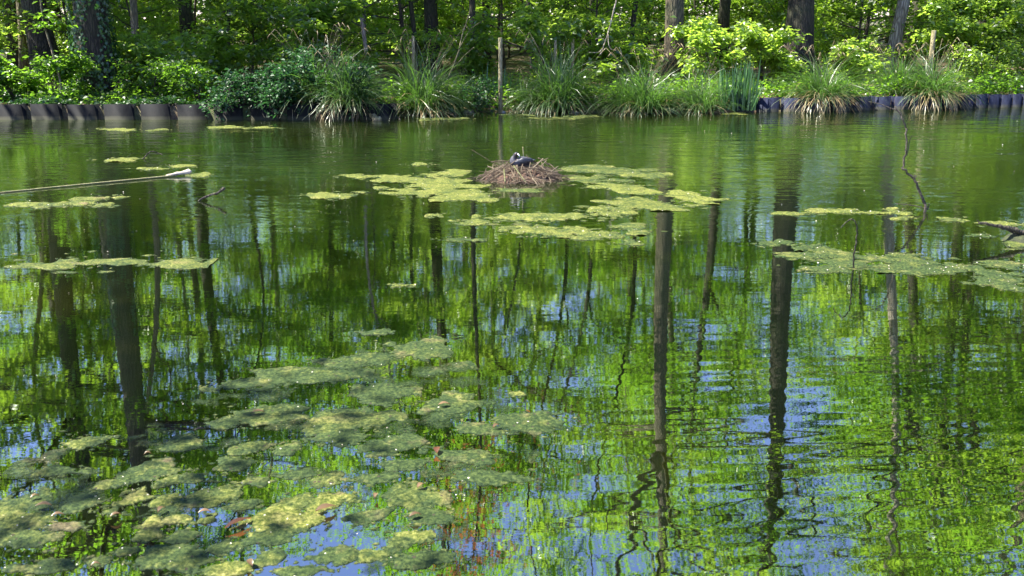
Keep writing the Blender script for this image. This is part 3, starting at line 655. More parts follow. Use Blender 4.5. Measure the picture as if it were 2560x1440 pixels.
us = [1660 + a / 2.844 for a in zx]
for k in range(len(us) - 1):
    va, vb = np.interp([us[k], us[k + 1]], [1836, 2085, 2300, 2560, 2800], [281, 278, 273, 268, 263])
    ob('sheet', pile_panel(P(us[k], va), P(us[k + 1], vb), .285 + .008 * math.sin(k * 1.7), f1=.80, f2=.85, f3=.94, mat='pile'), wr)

# ------------------------------------------------------------------ sedge tussocks, iris clumps
def blades(g, r, n, spread, lmin, lmax, tilt0, tilt1, width, droop=1.0, segs=6, fwd=None):
    for i in range(n):
        a = r.uniform(0, 2 * np.pi)
        if fwd is not None: a = fwd + r.normal(0, .9)
        rr = spread * math.sqrt(r.uniform(0, 1))
        b = np.array((rr * math.cos(a + r.normal(0, .6)), rr * math.sin(a + r.normal(0, .6)), 0))
        th = math.radians(r.uniform(tilt0, tilt1)); Lb = r.uniform(lmin, lmax)
        pts = [b]; d = np.array((math.sin(th) * math.cos(a), math.sin(th) * math.sin(a), math.cos(th))); tw = r.normal(0, .15, 2)
        p = b
        for s in range(segs):
            p = p + d * Lb / segs; pts.append(p)
            d = norm(d + np.array((math.cos(a) * .06 + tw[0], math.sin(a) * .06 + tw[1], -droop * (0.10 + .34 * (s / segs)) * (0.5 + math.sin(th)))))
        pts = np.array(pts)
        side = np.array((-math.sin(a), math.cos(a), r.normal(0, .3))); side /= np.linalg.norm(side)
        w = width * r.uniform(.7, 1.3) * np.array([.8, 1, 1, .9, .75, .5, .08][:segs + 1])
        V = np.empty((2 * (segs + 1), 3)); V[0::2] = pts - side * w[:, None] / 2; V[1::2] = pts + side * w[:, None] / 2
        g.add(V, [(2 * s, 2 * s + 1, 2 * s + 3, 2 * s + 2) for s in range(segs)])
def tussock(seed, n=800, h=1.2, dry=150, spikes=14):
    r = np.random.default_rng(seed)
    ga, gd, gs = Geo(), Geo(), Geo()
    blades(ga, r, n, .26, .6 * h, 1.3 * h, 4, 66, .013, 1.25)
    blades(gd, r, int(dry * (.5 if dry > 210 else .22)), .26, .5 * h, 1.0 * h, 45, 85, .013, 1.7, fwd=-math.pi / 2)
    blades(gd, r, int(dry * .5), .26, .5 * h, 1.05 * h, 35, 80, .012, 1.5)
    for i in range(spikes):
        a = r.uniform(0, 6.28); th = r.uniform(.1, .45); Lb = r.uniform(1.05, 1.45) * h
        pts = np.array([np.array((math.cos(a) * math.sin(th) * Lb * t * (1 + .4 * t), math.sin(a) * math.sin(th) * Lb * t * (1 + .4 * t), Lb * (t - .12 * t ** 3))) for t in np.linspace(0, 1, 6)])
        tube_geo(gs, pts, .003, 3)
        tip = pts[-1]; dn = np.array((math.cos(a) * .5, math.sin(a) * .5, -.55))
        tube_geo(gs, np.array([tip, tip + dn * .05, tip + dn * .13, tip + dn * .17 + np.array((0, 0, -.02))]), [.003, .009, .008, .002], 4)
    return ga, gd, gs
tus = [tussock(11), tussock(12, 850, 1.25, 90, 16), tussock(13, 700, 1.15, 230, 18), tussock(14, 520, 1.0, 60, 6), tussock(15, 950, 1.05, 200, 10)]
tus_me = [(a.mesh('green_blades', M['sedge']), b.mesh('dry_blades', M['dry']), c.mesh('flower_spikes', M['dry'])) for a, b, c in tus]
TS = [ # u, v base, kind, scale, rz, label
 (800, 262, 1, .95, .3, 'leftmost sedge tussock, half hidden by brambles above the left piling'),
 (872, 268, 4, .95, 1.3, 'dark sedge tussock directly left of the largest one'),
 (1035, 278, 0, 1.12, 0.2, 'largest dark green sedge tussock drooping over the bank left of the log'),
 (1120, 268, 3, .75, 0.9, 'small sedge tussock squeezed against the right side of the largest one'),
 (1405, 266, 4, 1.15, -.3, 'broad arching sedge tussock on the bank right of the floating log'),
 (1330, 258, 3, .8, 2.2, 'small sedge tussock behind the floating log'),
 (1640, 272, 1, 1.0, .5, 'green sedge tussock in front of the ridged sunlit trunk'),
 (1575, 262, 3, .75, 1.5, 'low thin sedge tussock left of the ridged sunlit trunk'),
 (1782, 268, 3, .88, 2.0, 'sedge tussock beside the sword-leaved iris clump at the piling end'),
 (2062, 252, 2, .92, .2, 'sunlit sedge tussock with many straw-coloured blades hanging over the right piling'),
 (2240, 240, 4, .85, 1.1, 'low reddish sedge tussock on the right bank left of the post'),
 (2335, 246, 2, 1.0, 2.4, 'tall shaggy sedge tussock around the post on the right piling'),
]
for (u, v, k, s, rz, lab) in TS:
    p = P(u, v, .22); y = p[1]
    y = max(y, float(shore_y(p[0])) + .22)
    root = empty('sedge_tussock', (p[0], y, max(.02, float(ground_z(p[0], y)) - .03)), lab, 'sedge', 'sedge tussocks along the far bank')
    root.scale = (s * (1 + .12 * math.sin(u)), s, s * (1 + .12 * math.sin(u * 1.7)))
    for m_, nme in zip(tus_me[k], ('green_blades', 'dry_blades', 'flower_spikes')):
        o = tag(ob(nme, m_, root), kind='stuff')
        if nme == 'green_blades': o.rotation_euler.z = rz * 2
iris_me = []
r = np.random.default_rng(31)
for k in range(5):
    g = Geo(); Lb = .62 + .09 * k; n = 7
    t = np.linspace(0, 1, n); bend = r.uniform(-.12, .12); 
    pts = np.stack((bend * t ** 2, .03 * t ** 2, Lb * (t - .04 * t ** 3)), -1)
    w = .034 * np.array([.8, 1, 1, .95, .8, .5, .04])
    V = np.empty((3 * n, 3)); V[0::3] = pts - np.array((1, 0, 0)) * w[:, None] / 2; V[1::3] = pts + np.array((0, -.004, 0)); V[2::3] = pts + np.array((1, 0, 0)) * w[:, None] / 2
    Qd = []
    for s in range(n - 1): Qd += [(3 * s, 3 * s + 1, 3 * s + 4, 3 * s + 3), (3 * s + 1, 3 * s + 2, 3 * s + 5, 3 * s + 4)]
    g.add(V, Qd); iris_me.append(g.mesh('leaf', M['iris']))
def iris(u, v, n, w, sc, lab):
    p = P(u, v, .05); root = empty('iris_clump', tuple(p), lab, 'iris', 'iris clumps on the bank'); 
    for i in range(n):
        o = ob('leaf', iris_me[i % 5], root); o.location = (r.uniform(-w, w), r.uniform(-.15, .2), 0)
        o.rotation_euler = (r.normal(0, .14), r.normal(0, .2), r.normal(0, .9)); q_ = sc * r.uniform(.6, 1.12); o.scale = (sc, sc, q_)
iris(1848, 275, 95, .38, 1.12, 'tall blue-green sword-leaved iris clump at the left end of the right piling')
iris(1238, 262, 46, .32, .95, 'fresh green iris clump between the two biggest sedge tussocks, behind the log')

# ------------------------------------------------------------------ shrubs, ivy and ground plants
def shrub(name, loc, seed, lab, cat, w, h, n, leaf, leafm, hang=0.0, d=.8, stems=9, group=None):
    r = np.random.default_rng(seed); gl, gs = Geo(), Geo()
    for k in range(stems):
        a = r.uniform(0, 6.28); e = np.array((math.cos(a) * w * r.uniform(.3, 1), math.sin(a) * d * r.uniform(.3, 1), h * r.uniform(.40, 1.3)))
        mid = e * np.array((.35, .35, .75)) + r.normal(0, .05, 3)
        end = e + np.array((np.sign(e[0]) * .05, -hang * r.uniform(.2, .8), -hang * r.uniform(0, 1.1)))
        if hang >= .5:
            e = np.array((e[0], -r.uniform(.1, .45), h * r.uniform(.25, .9))); mid = np.array((e[0] * .4, .05, e[2] * .8 + .1))
            end = e + np.array((r.normal(0, .08), -r.uniform(.05, .22), -(e[2] + r.uniform(-.1, .22))))
        path = smooth_path([np.zeros(3), mid, e, end], 9)
        tube_geo(gs, path, np.linspace(.012, .003, 9), 4)
        for s in range(5):
            j = int(r.integers(3, 8)); b = path[j]; dd = norm(np.array((r.normal(0, 1), r.normal(-.2, 1), r.normal(-.1, .4))))
            q = b + dd * .3 * r.uniform(.5, 1.2) * np.linspace(0, 1, 4)[:, None]
            tube_geo(gs, q, .003, 3)
            spray(r, gl, q, int(n / stems / 6), .09, leaf, .7, .6)
        spray(r, gl, path[3:], int(n / stems / 5), .11, leaf, .8, .6)
    root = empty(name, loc, lab, cat, group)
    tag(ob('stems', gs.mesh('stems', M['twig']), root), kind='stuff'); tag(ob('foliage', gl.mesh('foliage', M[leafm]), root), kind='stuff')
    return root
SH = [ # name,u,y,seed,w,h,n,leaf,mat,hang,label
 ('currant_bush', 605, 19.62, 1, .45, .62, 1500, .075, 'leaf_dark', .5, 'dark blue-green lobed bush spilling over the left piling, left one of two'),
 ('currant_bush', 690, 19.62, 2, .42, .70, 1900, .08, 'leaf_dark', .65, 'dark blue-green lobed bush hanging to the water, right one of two'),
 ('bramble', 875, 19.65, 3, .5, .75, 1700, .075, 'leaf_dark', .6, 'bramble with dark leaves trailing over the end of the left piling'),
 ('bramble', 785, 20.3, 4, .5, .75, 1200, .075, 'leaf_dark', .2, 'upright bramble behind the right end of the left piling'),
 ('nettle_patch', 500, 20.4, 5, .6, .55, 1500, .08, 'leaf', .1, 'pale green nettles right of the ivy-covered oak'),
 ('nettle_patch', 390, 21.0, 6, .7, .6, 1500, .08, 'leaf', .1, 'green nettles at the foot of the slim grey trunk'),
 ('elder_bush', 560, 22.3, 7, 1.0, 1.05, 1700, .135, 'leaf_light', .2, 'bright elder bush behind the dark hanging bushes'),
 ('elder_bush', 430, 22.8, 8, 1.0, 1.0, 1500, .135, 'young_leaf', .2, 'yellow-green elder bush between the oak and the dark straight trunk'),
 ('elder_bush', 720, 22.0, 9, 1.1, 1.5, 1900, .135, 'leaf_light', .2, 'dense elder bush left of the sedge tussocks'),
 ('maple_shoot', 40, 20.9, 10, .8, .75, 2200, .10, 'leaf', .1, 'low maple growth above the left end of the left piling'),
 ('maple_shoot', 140, 21.0, 11, .7, .65, 2000, .10, 'leaf', .1, 'low maple growth below the thick leaning trunk'),
 ('elder_bush', -60, 23.0, 12, .9, 1.1, 1500, .135, 'young_leaf', .2, 'bright bush at the very left edge of the photo behind the maple growth'),
 ('elder_bush', 330, 23.6, 31, .7, .9, 2000, .135, 'young_leaf', .2, 'bright bush right behind the ivy-covered oak'),
 ('elder_bush', 850, 22.4, 13, .9, 1.5, 1800, .135, 'leaf_light', .2, 'tall green bush behind the two left sedge tussocks'),
 ('elder_bush', 1160, 23.4, 14, .8, 1.4, 1600, .12, 'leaf_light', .2, 'dark green bush behind the iris clump and the weathered post'),
 ('currant_bush', 1190, 20.9, 15, .35, .55, 900, .07, 'leaf_dark', .1, 'small blue-green bush between the largest tussock and the iris'),
 ('elder_bush', 1360, 23.0, 16, 1.0, 1.4, 1800, .135, 'young_leaf', .2, 'bright bush behind the tussock right of the log'),
 ('elder_bush', 1530, 22.9, 17, .9, 1.2, 1600, .135, 'leaf_light', .2, 'green bush under the bare pale twig'),
 ('elder_bush', 1770, 23.2, 18, 1.0, 1.2, 1800, .135, 'young_leaf', .2, 'yellow-green bush left of the stoutest grey trunk'),
 ('elder_bush', 1900, 23.6, 19, .9, 1.1, 2600, .12, 'young_leaf', .2, 'sunny bush in front of the stoutest grey trunk'),
 ('elder_bush', 2120, 24.0, 20, .8, .85, 2200, .12, 'young_leaf', .2, 'sunny bush between the stoutest trunk and the pale leaning trunk'),
 ('elder_bush', 2380, 24.6, 21, 1.1, 1.7, 3400, .12, 'young_leaf', .2, 'glittering bright bush behind the tall shaggy tussock'),
 ('elder_bush', 2500, 24.8, 22, 1.2, 1.8, 3600, .12, 'young_leaf', .2, 'bright bush at the right edge of the photo'),
 ('elder_bush', 2450, 23.6, 23, .8, .9, 2000, .08, 'young_leaf', .2, 'low sunny bush above the far end of the right piling'),
 ('elder_bush', 2330, 28.5, 24, .9, 1.7, 2600, .12, 'young_leaf', .2, 'bright bush right of the pale leaning trunk'),
]
for (nm, u, y, sd, w, h, n, lf, mt, hg, lab) in SH:
    shrub(nm, gpos(u, y), 400 + sd, lab, 'bush' if nm != 'nettle_patch' else 'nettles', w, h, n, lf, mt, hg)
# slender curved sapling in front on the left
sp = [PD(160, 262, 20.6), PD(150, 200, 20.6), PD(128, 120, 20.7), PD(106, 40, 20.7), PD(100, -60, 20.8), PD(115, -180, 20.8)]
root = empty('slender_sapling', tuple(sp[0]), 'slender curved grey sapling in front of the thick leaning trunk', 'sapling')
g = Geo(); pth = smooth_path(np.array(sp) - sp[0], 16); pth[0, 2] -= .1; tube_geo(g, pth, np.linspace(.028, .012, 16), 6); ob('stem', g.mesh('stem', M['bark'], True), root)
g, gt = Geo(), Geo(); r = np.random.default_rng(77)
for k in range(9):
    j = 8 + k % 8; b = pth[j]; a = r.uniform(0, 6.28); dd = np.array((math.cos(a), math.sin(a) * .6, r.uniform(-.05, .25))); q = b + dd * r.uniform(.5, 1.1) * np.linspace(0, 1, 5)[:, None]
    tube_geo(gt, q, .004, 3); spray(r, g, q, 40, .12, .11, .4)
tag(ob('twigs', gt.mesh('twigs', M['twig']), root), kind='stuff'); tag(ob('foliage', g.mesh('foliage', M['leaf']), root), kind='stuff')
# ivy on the oak
g = Geo(); r = np.random.default_rng(88); n = 5200
ox, oy, oz = gpos(252, 22.2)
hz = 5.0 * r.uniform(0, 1, n) ** 1.25; a = r.uniform(0, 2 * np.pi, n)
patch = np.sin(a * 3 + hz * 1.7) + np.sin(a * 5 - hz * 2.3 + 1) + .9 - hz * .12 + (hz < .9) * 1.2
k = patch > r.uniform(-.3, 1.0, n); hz = hz[k]; a = a[k]; n = len(a)
rad = .37 * (1 + .45 * np.exp(-hz / .8)) + r.uniform(.01, .09, n)
pos = np.stack((np.cos(a) * rad - .012 * hz, np.sin(a) * rad, hz), -1)
nm_ = np.stack((np.cos(a), np.sin(a), r.normal(.45, .3, n)), -1) + r.normal(0, .25, (n, 3)); d = np.stack((r.normal(0, .5, n), r.normal(0, .5, n), -np.ones(n)), -1)
s = r.uniform(.05, .095, n); leaves_geo(g, pos, d, norm(nm_), s, s * .9, .08)
tag(tag(ob('ivy_vine', g.mesh('ivy_vine', M['ivy']), loc=(ox, oy, oz)), 'ivy climbing the stout oak trunk near the left piling', 'ivy'), kind='stuff')
# low ground plants along the top of the bank
def cover(name, lab, cat, mat, n, u0, u1, d0, d1, hmax, leaf, seed, edge=.12):
    r = np.random.default_rng(seed); g = Geo()
    u = r.uniform(u0, u1, n); dd = d0 + (d1 - d0) * r.uniform(0, 1, n) ** 1.3
    x = (u - 1280) / FOC * 20.3; y = shore_y(x) + dd + .12
    cl = .5 + .5 * fbm(x, y, seed, 3, 3.0)
    k = cl > r.uniform(.1, .75, n); x, y, cl = x[k], y[k], cl[k]; n = len(x)
    z = ground_z(x, y) + hmax * cl * r.uniform(0, 1, n)
    d, nm = rand_dirs(r, n, tilt=.55); s = leaf * r.uniform(.6, 1.3, n)
    leaves_geo(g, np.stack((x, y, z), -1), d, nm, s, s * .8, .08)
    return tag(ob(name, g.mesh(name, M[mat])), lab, cat, kind='stuff')
cover('ground_ivy', 'low dark ivy covering the bank above the left piling', 'ivy', 'ivy', 15000, -150, 760, 0, 2.6, .16, .07, 61)
cover('ground_herbs', 'bright low herbs on the left bank floor', 'herbs', 'leaf', 12000, -150, 900, .5, 4.5, .38, .09, 62)
cover('ground_herbs', 'bright low herbs among the tussocks on the right bank floor', 'herbs', 'leaf_light', 15000, 1000, 2700, .9, 6.0, .32, .085, 63)
cover('bank_weeds', 'leafy weeds between the sedge tussocks at the edge of the bank', 'weeds', 'leaf', 14000, 780, 2700, .05, 1.6, .55, .085, 67)
cover('leaf_litter', 'brown fallen leaves on the bank top', 'leaf litter', 'litter', 9000, -150, 2750, .05, 2.2, .03, .07, 64)

# ------------------------------------------------------------------ posts, log, twigs, stones on the far bank
def post(u, vt, vb, y, r0, lab, lean=0.0):
    t = PD(u, vt, y); b = PD(u, vb, y); root = empty('wooden_post', (b[0], y, float(ground_z(b[0], y)) - .1), lab, 'post', 'weathered posts on the far bank')
    h = t[2] - root.location.z; g = Geo()
    tube_geo(g, np.array([(0, 0, 0), (lean * .5, 0, h * .5), (lean, 0, h - .015), (lean, 0, h)]), [r0, r0 * .97, r0 * .95, r0 * .8], 9, np.random.default_rng(int(u)), .03)
    ob('shaft', g.mesh('shaft', M['wood_pale'], False), root)
post(1251, 94, 225, 20.75, .045, 'tall weathered post standing left of the broad tussock near the log')
post(1034, 90, 150, 22.6, .04, 'weathered post rising behind the largest sedge tussock')
post(1386, 100, 165, 22.6, .035, 'grey post behind the broad tussock, left one of two', .02)
post(1431, 96, 165, 22.9, .04, 'grey post behind the broad tussock, right one of two')
post(2324, 76, 180, 23.4, .055, 'weathered post standing up out of the tall shaggy tussock')
post(826, 82, 150, 22.4, .035, 'slim post among the bushes behind the left sedge tussocks')
def stick_obj(name, pts, r0, r1, mat, lab, cat, sides=6, n=16, seed=0, forks=()):
    pts = np.array(pts); root = empty(name, tuple(pts[0]), lab, cat)
    r = np.random.default_rng(seed)
    p = smooth_path(pts - pts[0], n); p[1:-1] += r.normal(0, r0 * .35, (n - 2, 3))
    g = Geo(); tube_geo(g, p, np.linspace(r0, r1, n), sides, r, .08); ob('stem', g.mesh('stem', M[mat], True), root)
    for f in forks:
        q = smooth_path(np.array(f[0]) - pts[0], 8); g = Geo(); tube_geo(g, q, np.linspace(f[1], f[2], 8), 5, r, .05); ob('fork', g.mesh('fork', M[mat], True), root)
    return root
lg = P(1240, 276); l2 = P(1395, 275)
stick_obj('log', [lg + (0, 0, .03), (lg + l2) / 2 + (0, 0, .07), l2 + (0, 0, .06)], .085, .07, 'bark_dark', 'dark waterlogged log lying along the bank under the broad tussock', 'log', 10, 12, 3)
a = P(1150, 280); b = P(1250, 277)
stick_obj('driftwood', [a + (0, 0, .04), (a + b) / 2 + (0, .1, .09), b + (0, 0, .03)], .06, .03, 'bark_dark', 'dark rotten root at the waterline left of the log', 'driftwood', 8, 10, 4)
a = P(905, 292); b = P(990, 297)
stick_obj('stump_board', [PD(898, 268, 19.6), PD(925, 285, 19.4), PD(950, 299, 19.1)], .07, .06, 'wood_pale', 'grey slanting dead limb at the end of the left piling', 'dead limb', 6, 8, 5)
a = P(940, 288); stick_obj('fallen_stick', [a + (0, .1, .12), P(975, 293) + (0, 0, .05), P(1000, 300)], .03, .015, 'bark', 'short grey stick in the water under the largest tussock', 'stick', 6, 8, 6)
stick_obj('fallen_stick', [PD(800, 262, 19.3), PD(755, 301, 19.1)], .011, .008, 'wood_pale', 'pale thin stick leaning from the left piling into the water', 'stick', 5, 6, 7)
stick_obj('dead_branch', [PD(1118, 200, 21.2), PD(1140, 150, 21.2), PD(1152, 100, 21.3), PD(1165, 60, 21.3), PD(1178, 15, 21.4)], .02, .006, 'bark', 'thin leaning bare branch above the largest sedge tussock', 'branch', 5, 12, 8,
          forks=[([PD(1146, 125, 21.25), PD(1175, 75, 21.3), PD(1210, 50, 21.4)], .009, .004), ([PD(1128, 178, 21.2), PD(1160, 140, 21.2), PD(1185, 118, 21.2)], .009, .004)])
stick_obj('dead_branch', [PD(1545, -60, 22.5), PD(1540, 0, 22.3), PD(1530, 45, 22.2), PD(1518, 90, 22.1), PD(1508, 118, 22.0), PD(1502, 138, 22.0)], .02, .007, 'bark_pale', 'bare pale drooping twig lit by the sun behind the broad tussock', 'branch', 5, 14, 9,
          forks=[([PD(1506, 122, 22), PD(1495, 131, 22), PD(1472, 131, 21.9)], .010, .005), ([PD(1520, 85, 22.1), PD(1524, 120, 22), PD(1545, 126, 22)], .008, .004), ([PD(1504, 130, 22), PD(1495, 142, 22), PD(1490, 150, 22)], .008, .004), ([PD(1548, 118, 22), PD(1553, 130, 22), PD(1552, 145, 22)], .009, .005), ([PD(1514, 100, 22), PD(1500, 95, 22), PD(1488, 98, 22)], .006, .003)])
r = np.random.default_rng(14)
def rock(u, v, s, lab):
    p = P(u, v); n1, n2 = 6, 9; V = [(0, 0, .5 * s)]
    for i in range(1, n1):
        for j in range(n2):
            th = math.pi * i / n1; ph = 2 * math.pi * j / n2; q = 1 + r.normal(0, .12)
            V.append((s * q * math.sin(th) * math.cos(ph) * 1.25, s * q * math.sin(th) * math.sin(ph), .5 * s * q * math.cos(th)))
    V.append((0, 0, -.5 * s)); Qd = []; T = [(0, 1 + j, 1 + (j + 1) % n2) for j in range(n2)]
    for i in range(n1 - 2):
        for j in range(n2): Qd.append((1 + i * n2 + j, 1 + (i + 1) * n2 + j, 1 + (i + 1) * n2 + (j + 1) % n2, 1 + i * n2 + (j + 1) % n2))
    e = len(V) - 1; T += [(e, e - n2 + (j + 1) % n2, e - n2 + j) for j in range(n2)]
    tag(ob('stone', mesh_np('stone', V, [np.array(Qd), np.array(T)], M['stone'], True), loc=(p[0], p[1], .01)), lab, 'stone', 'stones at the waterline')
for u, v, s, lab in ((1172, 281, .11, 'flat grey stone left of the rotten root'), (1255, 282, .07, 'small pale stone at the near end of the log'), (1660, 276, .12, 'grey stone under the tussock by the ridged trunk'), (1708, 279, .09, 'stone between two tussocks right of the ridged trunk'),
                     (1757, 280, .12, 'pale stone left of the iris clump'), (1822, 276, .1, 'grey stone at the foot of the iris clump'), (1560, 281, .06, 'small stone right of the broad tussock'), (1440, 283, .05, 'tiny stone near the far end of the log')):
    rock(u, v, s, lab)

# ------------------------------------------------------------------ floating algae mats
def mat_obj(u, v, ru, rv, tone, brown, lab, seed, group, slant=0.0, H=None, ragged=.30, name='algae_mat', cat='algae mat'):
    c = P(u, v); a = (P(u + ru, v)[0] - P(u - ru, v)[0]) / 2; bb = (P(u, v - rv)[1] - P(u, v + rv)[1]) / 2
    Rm = max(a, bb)
    H = H if H is not None else min(.022, .010 + .05 * Rm)
    px = np.linalg.norm(c - np.array((0, 0, CAM_H))) / FOC * 2.5
    nx = int(np.clip(2.7 * a / (px * .8), 24, 110)); ny = int(np.clip(2.7 * bb / (px * 1.6), 24, 110))
    X, Y = np.meshgrid(np.linspace(-1.35 * a, 1.35 * a, nx), np.linspace(-1.35 * bb, 1.35 * bb, ny), indexing='ij')
    Xs = X - slant * Y * a / bb
    th = np.arctan2(Y / bb, Xs / a); rr = np.hypot(Xs / a, Y / bb)
    edge = 1 + ragged * .55 * fbm(np.cos(th) * 1.2, np.sin(th) * 1.2, seed, 3, 1.6)
    q = rr / edge
    fx = 1 / max(.05, Rm * .35)
    Z = H * (1 - q ** 3) + H * (.55 + ragged) * fbm(X + c[0], Y + c[1], seed + 1, 4, fx) * np.clip(q * 1.5, .35, 1.2)
    Z = Z + H * (.55 if c[1] < 6.5 else .95) * fbm(X + c[0], Y + c[1], seed + 2, 3, min(60, 9 / Rm) if c[1] < 6.5 else 14) * np.clip(q * 1.2, .3, 1.1)
    Z = np.minimum(Z, H * 1.5); Z = np.where(Z > 0, Z * .8 + .0008, Z)
    idx = np.arange(nx * ny).reshape(nx, ny)
    Qd = np.stack((idx[:-1, :-1], idx[1:, :-1], idx[1:, 1:], idx[:-1, 1:]), -1).reshape(-1, 4)
    zf = Z.ravel(); keep = zf[Qd].max(1) > -.003
    Qd = Qd[keep]
    if len(Qd) == 0: return
    used = np.unique(Qd); remap = -np.ones(nx * ny, int); remap[used] = np.arange(len(used))
    V = np.stack((X.ravel(), Y.ravel(), np.maximum(zf, -.03)), -1)[used]
    o = ob(name, mesh_np(name, V, remap[Qd], M['algae'], True), loc=tuple(c))
    o.color = (tone, brown, 0, 1)
    tag(o, lab, cat, group)
    return o
G1, G2 = 'floating algae mats far out on the pond', 'algae mats in the near raft'
